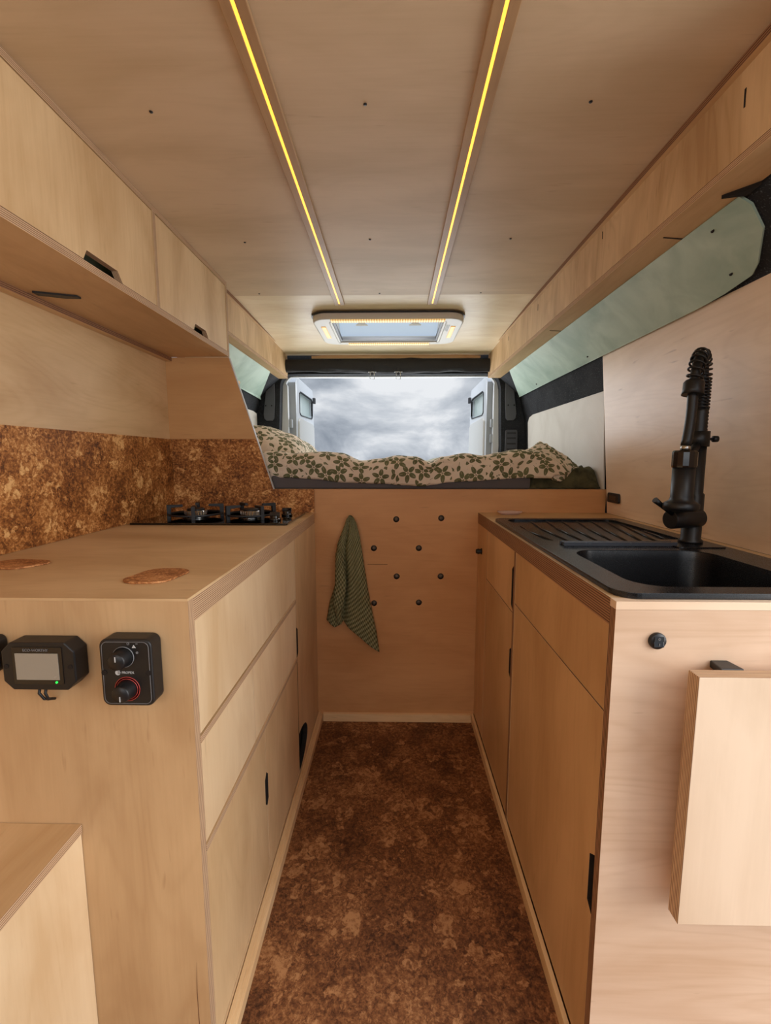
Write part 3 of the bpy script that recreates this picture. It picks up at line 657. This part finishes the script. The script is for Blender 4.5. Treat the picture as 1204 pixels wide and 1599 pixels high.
# pillows
def pillow(name, c, w, d, h, rot, mats, lab, cat, uvs=1.):
    R = Matrix.Translation(c) @ (rot if isinstance(rot, Matrix) else Matrix.Identity(4))
    b = MB(R)
    def prof(s_): return max(0., 1-abs(s_)**2.6)**.55
    def fn(sg):
        def g(u, v):
            a, e = 2*u-1, 2*v-1
            pin = 1-.10*(1-abs(a)**2)*abs(e)**3; pin2 = 1-.10*(1-abs(e)**2)*abs(a)**3
            wr_ = 1+.12*mnoise.noise(Vector((a*2.2+c[0]*9, e*2.2, 3.)))+.05*mnoise.noise(Vector((a*6, e*6, 1.+c[0])))
            z = sg*h*prof(a)*prof(e)*wr_
            return (a*w/2*pin2, e*d/2*pin, z)
        return g
    b.grid(fn(1), 36, 36, 0, lambda u, v: (u*w*uvs+.3, v*d*uvs+.1)); b.grid(fn(-1), 36, 36, 0, lambda u, v: (u*w*uvs+1.3, v*d*uvs+.6))
    bmesh.ops.remove_doubles(b.bm, verts=b.bm.verts[:], dist=.0005)
    return tag(b.build(name, mats), lab, cat)
pillow('pillow', (-.60, 2.16, 1.155), .46, .60, .105, Matrix.Rotation(math.radians(14), 4, 'Y'), 'leaf', 'leaf print pillow at the left end behind the slanted partition', 'pillow')
def pillow4(A, B, C_, D_, h, mat, lab):
    A, B, C_, D_ = map(Vector, (A, B, C_, D_)); nrm = (B-D_).cross(A-C_).normalized()
    b = MB()
    for sg in (1, -1):
        def g(u, v, sg=sg):
            p = (D_*(1-u)+A*u)*(1-v)+(C_*(1-u)+B*u)*v
            a, e = 2*u-1, 2*v-1; c = (A+B+C_+D_)/4
            p = c+(p-c)*(1-.10*(max(1-abs(a), 0)*abs(e)**2+max(1-abs(e), 0)*abs(a)**2))
            q = (max(0, 1-abs(a)**2.2)*max(0, 1-abs(e)**2.2))**.6
            return p+nrm*sg*h*q*(1+.25*mnoise.noise(Vector((a*2.5, e*2.5, 5.))))+nrm*.010*mnoise.noise(Vector((a*5, e*5, 8.)))
        b.grid(g, 32, 32, 0, lambda u, v, sg=sg: (.24*u+.3+sg, .24*v+.1))
    bmesh.ops.remove_doubles(b.bm, verts=b.bm.verts[:], dist=.0005)
    return tag(b.build('pillow', mat), lab, 'pillow')
pillow4((.640, 2.00, 1.192), (.812, 1.93, 1.062), (.665, 1.800, 1.022), (.500, 1.87, 1.135), .040, 'leaf', 'leaf print pillow with a pointed corner at the right end of bed')
# dark green blanket bundle under the right pillow
b = MB()
z_ = lambda u, v: 2*v
def bl(u, v):
    x = .535+.300*u; y = 1.812+.38*v
    n = 1.5*mnoise.noise(Vector((x*18+z_(u,v), y*14, 4.)))+.6*mnoise.noise(Vector((x*45, y*30, 9.)))
    e = min(1, u/.12)*min(1, (1-u)/.05+.25)*min(1, v/.10+.02)
    z = .996+(.046+.040*u)*e*(1-.3*v)+.020*n*e+.008*e*math.sin(u*17+v*9)
    return (x, y+.008+.007*n*(v < .2), max(.9955, z))
b.grid(bl, 44, 44, 0, lambda u, v: (u, v))
tag(b.build('blanket', 'blanket', solid=.004), 'crumpled dark green blanket under the right pillow', 'blanket')
# hanging towel on a peg
TW = thing('hand_towel', 'olive green waffle towel hanging on the bed front', 'towel', (-.17, D, .88))
TL = [(.31, -.245), (.36, -.262), (.42, -.277), (.45, -.277), (.53, -.262), (.60, -.240), (.70, -.237), (.77, -.228), (.83, -.205), (.87, -.190), (.890, -.180)]
TR = [(.31, -.060), (.40, -.073), (.57, -.106), (.68, -.122), (.80, -.138), (.86, -.152), (.885, -.164), (.890, -.170)]
TB = [(0, .452), (.17, .425), (.30, .436), (.34, .448), (1, .311)]
def ramp_(x, pts):
    if x <= pts[0][0]: return pts[0][1]
    for (a, va), (b_, vb) in zip(pts, pts[1:]):
        if x <= b_: return va+(vb-va)*(x-a)/(b_-a)
    return pts[-1][1]
def tw(u, v):
    zb = ramp_(u, TB); z = .890+(zb-.890)*v
    xa, xb = ramp_(z, TL), ramp_(z, TR)
    if z < .425: xa += (.425-z)*.0
    k = u
    x = xa+(xb-xa)*k
    open_ = min(1, v*2.2)
    y = D-.010-.020*open_*abs(math.sin(PI*(k/.36 if k < .36 else (k-.36)/.64)))**.8*(1.15 if k > .36 else .9)-.006*math.sin(k*16)*open_*(1-v*.5)
    y -= .012*(1-open_)
    if .30 < k < .42: y += .004
    return (x, y, z)
b = MB(); b.grid(tw, 60, 70, 0, lambda u, v: (.26*u+.10*v*u, .52*v)); b.build('cloth', 'towel', TW, solid=.004)
b = MB()
def tw2(u, v): return (-.190-.030*v+.020*u-.003*v, D-.006-.008*math.sin(u*PI), .875-.095*v-.006*u)
b.grid(tw2, 8, 14, 0, lambda u, v: (.05*u, .12*v)); b.build('corner_fold', 'towel', TW, solid=.003)
b = MB()
def tw3(u, v):
    x = ramp_(v, [(0, -.233), (.45, -.236), (.78, -.246), (1, -.232)])+(.068*math.sin(PI*min(1, .12+v*.75)))*u*.62
    return (x, D-.034-.008*math.sin(PI*u)-.004*v, .74-.27*v-.03*u*v+.0*u)
b.grid(tw3, 14, 40, 0, lambda u, v: (.07*u, .3*v)); b.build('front_fold', 'towel', TW, solid=.004)
MB().lathe([(.008, -.020), (.008, 0)], (-.176, D, .880), 'Y', 14).build('peg', 'plyY', TW)

# ================================================================ RIGHT CABINETS
SC = thing('base_cabinet', 'plywood sink cabinet with a tall door at front of right run', 'cabinet', (.6, .95, 0))
panel('end_panel', XRT, .846, YN, YN+.018, 0, CT-.0130, 'Y', SC, 'X', 'edged', face=ply('near_end_plywood', 'X', (232, 202, 174), (206, 170, 138), .42, 1.6))
gx = (XRT+.001, XRT+.019)
panel('post', XRT+.0005, XRT+.6-.3, 1.228, 1.246, 0, .856, 'Y', SC, 'Z', 'edged')
MB().box(XRT+.024, .84, YN+.019, 1.226, .02, .74).build('carcass', 'hole', SC)
RF = ply('shaded_front_plywood', 'Z', (212, 166, 116), (188, 142, 94), .42, 1.)  # birch darkened and warmed: the aisle's dim bounced light is in the colour
front('drawer', .689, 1.2265, .7115, .856, SC, x=gx, face=RF)
front('door', 0, 0, 0, 0, SC, [(.689, .040), (1.2265, .040), (1.2265, .7085), (.689, .7085)]+slot(.689, .335, .448, .017, 1)[::-1], gx, face=RF, dark=(.60, .72, .335, .449))
FC = thing('base_cabinet', 'narrow plywood cabinet with latched side panel at far right', 'cabinet', (.6, 1.5, 0))
MB().box(XRT+.024, .84, 1.248, 1.79, .02, .74).build('carcass', 'hole', FC)
front('door', 0, 0, 0, 0, FC, [(1.2475, .678), (1.612, .678), (1.612, .856), (1.2475, .856)]+[(1.2475, .815), (1.266, .800), (1.266, .695), (1.2475, .682)], gx, face=RF, dark=(1.24, 1.28, .68, .82))
front('door', 0, 0, 0, 0, FC, [(1.2475, .040), (1.612, .040), (1.612, .675), (1.2475, .675)]+slot(1.2475, .475, .57, .018, 1)[::-1], gx, face=RF, dark=(1.24, 1.28, .47, .58))
front('side_panel', 1.616, 1.793, .040, .856, FC, x=gx, face=RF)
b = MB(); b.lathe([(.0, -.022), (.008, -.022), (.011, -.012), (.009, -.006), (.013, 0)], (XRT+.001, 1.712, .758), 'X', 16); plab(b.build('latch', 'black', FC), 'small black push latch')
# right worktop with the sink cut out
RW = MB(); RW.prism([(XRT, YN+.0184), (.849, YN+.0184), (.849, 1.7945), (XRT, 1.7945)], 'Z', CT-.043, CT, 0, 1, holes=[rrect(.366, .776, .692, 1.545, .03)])
RWo = RW.build('worktop', ['plyX', 'edgedZ']); tag(RWo, 'right plywood worktop holding the black sink', 'worktop')
b = MB(); b.box(XRT-.0002, .846, YN-.0006, YN+.0183, CT-.0126, CT); plab(b.build('front_lipping', ply('pale_lipping', 'X', (234, 206, 176), (220, 188, 156)), RWo), 'pale edging strip')
# sink
SK = thing('kitchen_sink', 'black inset sink with bowl and grooved drainer on right worktop', 'sink', (.57, 1.1, CT))
x0, x1, y0, y1 = .350, .788, .678, 1.560; zt = CT+.010
bowl = rrect(.400, .700, .715, 1.010, .055, 7)
drain = rrect(.385, .745, 1.125, 1.525, .03, 5)
b = MB(); b.prism(rrect(x0, x1, y0, y1, .035, 8), 'Z', CT+.0004, zt, holes=[bowl, drain])
b.build('rim', 'sink', SK, bevel=.0035, bseg=3)
b = MB(); n = len(bowl); cx_, cy_ = .55, .862
def ringz(s_, z): return [b.v((cx_+(x-cx_)*s_, cy_+(y-cy_)*s_, z)) for x, y in bowl]
rings = [ringz(1.0, zt-.002), ringz(.985, zt-.02), ringz(.95, CT-.13), ringz(.90, CT-.150), ringz(.10, CT-.155)]
for r0, r1 in zip(rings, rings[1:]):
    for i in range(n): b.f([r0[i], r0[(i+1) % n], r1[(i+1) % n], r1[i]], 0, True)
b.f(rings[-1]); b.build('bowl', 'sink', SK)
b = MB(); b.lathe([(0, .001), (.03, .001), (.034, 0)], (.55, .862, CT-.155), 'Z', 24); b.build('waste', 'steel', SK)
b = MB(); b.prism(drain, 'Z', CT+.0006, CT+.0035); DR = b.build('drainer', 'sink', SK)
for k in range(9):
    t_ = k/8; p0 = Vector((.415+.30*t_, 1.140, CT+.0035)); p1 = Vector((.400+.335*(t_**.8), 1.27+.235*min(1, .25+1.1*t_) if k < 6 else 1.51-.04*(k-5), CT+.0040))
    p1 = Vector((.40+.34*min(1, t_*1.25)**.9, 1.515 if k > 1 else 1.40+.11*k, CT+.0045)) if k < 7 else Vector((.735, 1.44-.13*(k-7), CT+.0045))
    b = MB(); b.tube([p0, p0.lerp(p1, .5)+Vector((-.012*(1-t_), 0, .001)), p1], [.0028, .0036, .0022], 8); b.build('ridge', 'sink', DR)
b = MB()
b.box(.405, .672, 1.052, 1.058, zt, zt+.010); b.box(.405, .672, 1.076, 1.082, zt, zt+.008)
for k in range(14):
    xx = .408+.0192*k; b.box(xx, xx+.009, 1.055, 1.080, zt, zt+.007)
plab(b.build('overflow_strip', simple('highlight_plastic', (58, 61, 68), .25), SK, bevel=.001), 'slotted overflow strip between bowl and drainer')  # bluish grey base holds the strip's highlight in its colour
b = MB(); b.prism(rrect(.66, .775, 1.03, 1.13, .012, 4), 'Z', zt-.0005, zt+.003); b.build('tap_ledge', 'sink', SK, bevel=.001)
# tap
TP = thing('kitchen_tap', 'matt black spring neck tap standing behind the sink bowl', 'tap', (.728, 1.093, zt+.003))
tx, ty, tz = .728, 1.093, zt+.003
b = MB(); b.lathe([(0, 0), (.026, 0), (.026, .006), (.0215, .010), (.0215, .118), (.018, .122), (.0175, .255), (0, .255)], (tx, ty, tz), 'Z', 28); b.build('column', 'black', TP)
b = MB(); b.lathe([(0, .255), (.0165, .255)]+[(.0165-(.0016 if i % 2 else 0), .255+.004*i) for i in range(16)]+[(.0165, .32), (0, .32)], (tx, ty, tz), 'Z', 24); b.build('threaded_sleeve', 'black', TP)
b = MB(); b.lathe([(.0, .232), (.0225, .232), (.0225, .268), (0, .268)], (tx, ty, tz), 'Z', 24)
b.tube([(tx+.015, ty, tz+.25), (tx+.034, ty-.004, tz+.25)], .0032, 10); b.lathe([(0, -.006), (.0075, -.005), (.0075, .005), (0, .006)], (tx+.036, ty-.004, tz+.25), 'X', 14); b.build('clamp', 'black', TP)
# valve body and lever
b = MB(); b.tube([(tx+.01, ty-.01, tz+.062), (tx-.072, ty-.030, tz+.060)], .0225, 24); b.build('valve_body', 'black', TP, bevel=.002)
b = MB(); b.tube([(tx-.066, ty-.032, tz+.074), (tx-.104, ty-.040, tz+.098), (tx-.118, ty-.043, tz+.108)], [.0068, .0058, .0070], 12); b.build('lever', 'black', TP)
# spray head held in front of the column
hx, hy = .652, 1.020
b = MB(); b.lathe([(0, 0), (.033, 0), (.036, .004), (.036, .014), (.031, .018), (.0245, .022), (.0225, .029), (.0225, .096), (0, .096)], (hx, hy, tz+.088), 'Z', 32); SH = b.build('spray_head', 'black', TP)
b = MB(); b.lathe([(0, .096), (.024, .096), (.025, .100), (.025, .130), (.022, .134), (0, .134)], (hx, hy, tz+.088), 'Z', 14, sm=False); b.build('grip_collar', 'blackgloss', SH)
b = MB(); b.lathe([(0, .134), (.010, .134), (.010, .145), (0, .145)], (hx, hy, tz+.088), 'Z', 16); b.build('ferrule', 'steel', SH)
b = MB(); b.tube([(tx-.010, ty-.010, tz+.235), (hx+.016, hy+.012, tz+.205)], .009, 12); b.build('holder_arm', 'black', TP)
b = MB(); b.tube([(tx-.014, ty-.010, tz+.113), (hx+.02, hy+.016, tz+.105)], .010, 12); b.build('rest_arm', 'black', TP)
# arch of hose and spring
top = tz+.395
def archp(t):           # 0 column top -> 1 collar
    A = Vector((tx, ty, tz+.32)); Bt = Vector((hx+.018, hy+.016, tz+.345))
    if t < .45: return A.lerp(Vector((tx, ty, tz+.392)), t/.45)
    s_ = (t-.45)/.55; a = PI*s_*.93
    c0 = Vector((tx, ty, tz+.392)); c1 = Vector((hx+.016, hy+.014, tz+.392)); mid = (c0+c1)/2; hv = (c0-c1)/2
    return mid+hv*math.cos(a)+Vector((0, 0, .048))*math.sin(a)-Vector((0, 0, .030))*max(0, s_-.5)*2
path = [archp(i/60) for i in range(61)]
b = MB(); b.tube(path, .0098, 12); b.build('inner_hose', 'black', TP)
sp_ = []
turns = 22
for i in range(turns*16+1):
    s_ = i/(turns*16); p = archp(s_); tg = (archp(min(1, s_+.01))-archp(max(0, s_-.01))).normalized()
    side = Vector((hy-ty, -(hx-tx), 0)).normalized(); nn = side.cross(tg).normalized()
    a = 2*PI*i/16; sp_.append(p+(side*math.cos(a)+nn*math.sin(a))*.0152)
b = MB(); b.tube(sp_, .0023, 7); b.build('spring', 'black', TP)
e0 = archp(1.0); tg = (archp(1.)-archp(.98)).normalized()
b = MB(); b.tube([e0-tg*.004, e0+tg*.001, e0+tg*.018, e0+tg*.028], [.017, .0205, .0205, .022], 24); b.build('collar', 'black', TP)
b = MB(); hb = Vector((hx, hy, tz+.232)); st = e0+tg*.02
b.tube([st.lerp(hb, i/10)+Vector((.003*math.sin(PI*i/10), 0, 0)) for i in range(11)], .0105, 14); b.build('hose', 'black', TP)
# small items on the right
b = MB(Matrix.Translation((.452, 1.735, CT)) @ Matrix.Diagonal((1.35, .62, 1, 1)))
b.lathe([(0, .0005), (.026, .0005), (.036, .010), (.037, .013), (.033, .012), (.024, .006), (0, .006)], (0, 0, 0), 'Z', 36)
tag(b.build('soap_dish', 'soap'), 'small pale pink oval dish at far corner of right worktop', 'dish')
SO = thing('power_socket', 'small black rounded socket on the splash panel beside the bed', 'socket', (.843, 1.71, .95))
b = MB(); b.prism(rrect(1.672, 1.762, .948, .985, .008, 5), 'X', .8365, spx(.967)+.001); b.build('faceplate', 'black', SO, bevel=.002)
b = MB(); b.prism(rrect(1.690, 1.744, .957, .976, .004, 4), 'X', .8355, .8368); b.build('cover', 'blackgloss', SO, bevel=.001)
SW = thing('rocker_switch', 'round black rocker switch on right end panel below the sink', 'switch', (.406, YN, .826))
b = MB(); b.lathe([(0, -.006), (.0115, -.006), (.0130, -.004), (.0130, 0)], (.406, YN, .8385), 'Y', 32); b.build('bezel', 'black', SW)
b = MB(); b.prism([(YN-.0055, .8305), (YN-.0088, .8305), (YN-.0068, .8385), (YN-.0074, .8465), (YN-.0055, .8465)], 'X', .3985, .4135); rk = b.build('rocker', 'blackgloss', SW, bevel=.0006)
b = MB(); b.prism(circ(.406, .8432, .0019, 14), 'Y', YN-.0080, YN-.0066, holes=[circ(.406, .8432, .0012, 14)]); b.build('off_mark', 'printgrey', SW)
b = MB(); b.box(.4056, .4064, YN-.0090, YN-.0078, .8328, .8362); b.build('on_mark', 'printgrey', SW)
TLf = thing('folding_table', 'thick plywood folding table leaf hanging on the right end panel', 'folding table', (.64, .63, .41))
panel('leaf', .438, .90, .614, .638, .405, .806, 'Y', TLf, 'Z', bevel=.0008, face=ply('leaf_plywood', 'Z', (224, 198, 170), (206, 178, 148), .45, .8))
b = MB(); b.prism([(.486, .638), (.520, .638), (.516, .6678), (.490, .6678)], 'Z', .796, .8075); b.build('bracket', 'black', TLf, bevel=.0015)
b = MB(); b.prism([(.80, .638), (.834, .638), (.830, .6678), (.804, .6678)], 'Z', .796, .8075); b.build('bracket', 'black', TLf, bevel=.0015)

# ================================================================ CEILING FITTINGS
def led(x, lab):
    t_ = thing('strip_light', lab, 'light', (x, 1., 1.775), 'warm strip lights along the ceiling')
    b = MB(); b.box(x-.021, x-.0028, -.9, 2.02, 1.7745, 1.7826); b.box(x+.0028, x+.021, -.9, 2.02, 1.7745, 1.7826)
    b.build('channel', 'channel', t_, bevel=.0015)
    MB().box(x-.0027, x+.0027, -.9, 2.005, 1.7752, 1.7826).build('light_strip', 'led', t_)
led(-.236, 'left glowing warm light strip along the ceiling')
led(.163, 'right glowing warm light strip along the ceiling')
RH = thing('roof_hatch', 'rectangular roof hatch with glowing light bars in rear ceiling', 'roof hatch', (-.03, 2.32, 1.745))
hx0, hx1, hy0, hy1 = -.380, .322, 2.10, 2.565
ho = rrect(hx0, hx1, hy0, hy1, .075, 8); hi_ = rrect(-.300, .240, 2.145, 2.525, .02, 4)
b = MB(); b.prism(ho, 'Z', 1.742, 1.776, holes=[hi_]); b.build('frame', 'ventwhite', RH, bevel=.008, bseg=3)
b = MB(); b.prism(rrect(hx0-.006, hx1+.006, hy0-.006, hy1+.006, .08, 8), 'Z', 1.768, 1.7745, holes=[hi_]); b.build('gasket', 'black', RH)
b = MB(); b.box(hx0+.09, hx1-.09, hy0+.006, hy0+.040, 1.736, 1.7425); plab(b.build('light_bar', 'ledcells', RH, bevel=.003), 'glowing row of light cells')
b = MB(); b.box(hx0+.13, hx1-.13, hy1-.040, hy1-.010, 1.737, 1.7425); plab(b.build('light_bar', 'ledcells', RH, bevel=.003), 'glowing row of light cells')
for x in (hx0+.030, hx1-.052): plab(MB().box(x, x+.022, 2.22, 2.42, 1.739, 1.7425).build('light_bar', 'ledsoft', RH, bevel=.003), 'warm side light')
b = MB(); b.box(-.300, -.290, 2.145, 2.525, 1.742, 1.90); b.box(.230, .240, 2.145, 2.525, 1.742, 1.90); b.box(-.300, .240, 2.515, 2.525, 1.742, 1.90); b.box(-.300, .240, 2.145, 2.150, 1.742, 1.90); b.build('shaft', 'ventwhite', RH)
b = MB(); b.prism([(2.30, 1.892), (2.505, 1.772), (2.508, 1.776), (2.303, 1.897)], 'X', -.288, .228); b.build('hatch_window', 'hatch', RH)
b = MB(); b.box(-.289, .229, 2.16, 2.515, 1.898, 1.903); b.build('hatch_dome', 'hatchsky', RH)
b = MB(); b.box(-.285, .225, 2.488, 2.512, 1.748, 1.764); b.build('rolled_blind', 'ventgrey', RH, bevel=.003)
for x in (-.289, .219): MB().box(x, x+.010, 2.155, 2.51, 1.746, 1.760).build('blind_rail', 'black', RH)
for x in (-.168, .108):
    b = MB(); b.prism([(x-.032, 1.800), (x-.012, 1.812), (x+.012, 1.812), (x+.032, 1.800)], 'Y', 2.395, 2.415); hd = b.build('catch', 'ventwhite', RH, bevel=.001)
    MB().box(x-.006, x+.016, 2.396, 2.411, 1.8125, 1.826).build('catch_button', 'black', hd, bevel=.001)
b = MB()
for k in range(3): b.box(.247+.006*k, .250+.006*k, 2.20, 2.29+.008*k, 1.7408, 1.7425)
b.build('control_marks', 'ventgrey', RH)
# rolled blackout blind over the rear doors
RB = thing('rolled_blind', 'black rolled up blackout blind above the rear doors', 'blind', (-.03, 2.88, 1.69))
b = MB()
def rb(u, v):
    x = -.690+1.300*u; a = 2*PI*v
    bump = .006*mnoise.noise(Vector((x*4, 0, 3.)))+.0045*mnoise.noise(Vector((x*9, math.cos(a)*1.5, math.sin(a)*1.5)))
    sag = .006*math.exp(-((x+.05)/.22)**2)
    r = .030+bump+sag*.4
    return (x, 2.862+r*.85*math.cos(a), 1.690-sag*.6+r*1.35*math.sin(a))
b.grid(rb, 70, 26, 0, lambda u, v: (u, v)); b.build('cloth_roll', 'blackcloth', RB)
for x in (-.135, .026):
    b = MB(); w = .013
    b.tube([(x-w-.012, 2.828, 1.645), (x+w+.012, 2.828, 1.645)], .0022, 8)
    b.tube([(x-w, 2.828, 1.645), (x-w, 2.828, 1.602), (x+w, 2.828, 1.602), (x+w, 2.828, 1.645)], .0026, 8)
    plab(b.build('buckle', 'steel', RB), 'metal wire buckle')
    MB().box(x-.006, x+.006, 2.8305, 2.834, 1.628, 1.700).build('strap', 'blackcloth', RB)
# pillar covers
def pillar(side, lab):
    S = (lambda x: x) if side > 0 else (lambda x: -.06-x)
    t_ = thing('pillar_cover', lab, 'pillar cover', (S(.75), 2.90, .95))
    poly = [(.705, 1.635), (.742, 1.640), (.758, 1.56), (.780, 1.40), (.776, 1.372), (.762, 1.358), (.722, 1.358), (.712, 1.372), (.704, 1.5)]
    b = MB(); b.prism([(S(x), z) for x, z in poly], 'Y', 2.908, 2.9185); b.build('upper_cover', 'greytrim', t_, bevel=.003)
    for x in (.724, .762): MB().lathe([(.0052, -.003), (.0052, 0)], (S(x), 2.9075, 1.452), 'Y', 10).build('screw', 'black', t_)
    b = MB(); b.prism(rrect(*sorted((S(.712), S(.792))), 1.08, 1.300, .015, 5), 'Y', 2.906, 2.9185); g = b.build('vent_plate', 'dgrey', t_, bevel=.003)
    for z in (1.272, 1.240, 1.205, 1.170):
        b = MB(); b.prism(rrect(*sorted((S(.722), S(.780))), z, z+.010, .004, 3), 'Y', 2.9045, 2.907); b.build('vent_slot', 'black', g)
    return t_
pillar(1, 'dark grey pillar cover with vent slots right of the rear opening')
pillar(-1, 'dark grey pillar cover left of the rear opening')
# small shelf and cable behind the slanted partition
tag(MB().prism([(-.826, 1.85), (-.80, 1.85), (-.77, 2.28), (-.785, 2.31), (-.826, 2.31)], 'Z', 1.486, 1.500).build('wall_shelf', ['pineX'], bevel=.002), 'tiny plywood shelf behind the slanted partition', 'shelf')
b = MB(); b.tube([(-.835, 2.33, 1.475), (-.815, 2.40, 1.445), (-.812, 2.45, 1.40), (-.822, 2.48, 1.32), (-.830, 2.50, 1.20)], .003, 8)
tag(b.build('cable', 'black'), 'thin black cable hanging on the wall behind the slanted partition', 'cable')

# ================================================================ LIGHT, SKY, CAMERA
w = bpy.data.worlds.new('sky'); scene.world = w; w.use_nodes = True; t_ = w.node_tree; N = t_.nodes; L = t_.links
bg = N['Background']
tc = N.new('ShaderNodeTexCoord'); sp = N.new('ShaderNodeSeparateXYZ'); L.new(tc.outputs['Generated'], sp.inputs[0])
def wm(op, a, b=None, c=None, clamp=False):
    nd = N.new('ShaderNodeMath'); nd.operation = op; nd.use_clamp = clamp
    for i, v in enumerate((a, b, c)):
        if v is None: continue
        if isinstance(v, (int, float)): nd.inputs[i].default_value = v
        else: L.new(v, nd.inputs[i])
    return nd.outputs[0]
zz = wm('ADD', wm('MAXIMUM', sp.outputs[2], 0.), .45)
cb = N.new('ShaderNodeCombineXYZ'); L.new(wm('DIVIDE', sp.outputs[0], zz), cb.inputs[0]); L.new(wm('DIVIDE', sp.outputs[1], zz), cb.inputs[1]); cb.inputs[2].default_value = .7
n1 = N.new('ShaderNodeTexNoise'); n1.inputs['Scale'].default_value = 2.1; n1.inputs['Detail'].default_value = 8; n1.inputs['Roughness'].default_value = .56; n1.inputs['Distortion'].default_value = .35
L.new(cb.outputs[0], n1.inputs['Vector'])
rp = N.new('ShaderNodeValToRGB'); el = rp.color_ramp.elements
el[0].position = .36; el[0].color = lin((138, 147, 160)); el[1].position = .64; el[1].color = lin((240, 243, 247))
e = el.new(.47); e.color = lin((172, 180, 191)); e = el.new(.56); e.color = lin((206, 212, 220))
L.new(n1.outputs[0], rp.inputs[0])
# the cloud is brighter overhead and towards the front of the van
fwd = wm('MULTIPLY_ADD', sp.outputs[1], -.9, .55, True)
stg = wm('MULTIPLY', wm('MULTIPLY_ADD', fwd, .9, .95), wm('MULTIPLY_ADD', wm('MAXIMUM', wm('SUBTRACT', sp.outputs[2], .2), 0.), 4.5, 1.))
L.new(rp.outputs[0], bg.inputs[0]); L.new(stg, bg.inputs[1])

def area(nm, loc, rot, sx, sy, power, col):
    ld = bpy.data.lights.new(nm, 'AREA'); ld.shape = 'RECTANGLE'; ld.size = sx; ld.size_y = sy; ld.energy = power; ld.color = col
    o = bpy.data.objects.new(nm, ld); COL.objects.link(o); o.location = loc; o.rotation_euler = rot; return o
area('side_door_daylight', (1.75, -.10, 1.20), (0, math.radians(80), 0), 1.5, 1.4, 37, (1., .98, .95))
area('windscreen_daylight', (.15, -1.75, 1.38), (math.radians(80), 0, 0), 1.7, .55, 4, (1., .97, .94))
area('driver_window_daylight', (-.80, -.95, 1.42), (math.radians(92), 0, math.radians(-48)), .7, .45, 5, (1., .97, .94))
area('rear_door_daylight', (-.03, 3.035, 1.36), (math.radians(-104), 0, 0), 1.2, .45, 6, (.95, .97, 1.))
area('hatch_daylight', (-.03, 2.30, 1.78), (0, 0, 0), .4, .25, 2, (.95, .97, 1.))

cam = bpy.data.cameras.new('camera'); co = bpy.data.objects.new('camera', cam); COL.objects.link(co); scene.camera = co
f_, p_, yw_, r_ = 696.56, .12, .0188, -.0006
cam.sensor_fit = 'VERTICAL'; cam.sensor_height = 32.; cam.lens = f_/1599*32.; cam.clip_start = .02; cam.clip_end = 200
co.location = (0, 0, 1.1177)
fw = Vector((-math.sin(yw_)*math.cos(p_), math.cos(yw_)*math.cos(p_), -math.sin(p_))); rt = Vector((math.cos(yw_), math.sin(yw_), 0)); up = rt.cross(fw)
mm = Matrix((rt, up, -fw)).transposed(); co.rotation_euler = mm.to_euler()
scene.view_settings.view_transform = 'Standard'; scene.view_settings.look = 'None'; scene.view_settings.exposure = 0.
scene.cycles.max_bounces = 10; scene.cycles.diffuse_bounces = 6; scene.cycles.use_denoising = True
scene.cycles.sample_clamp_indirect = 6.
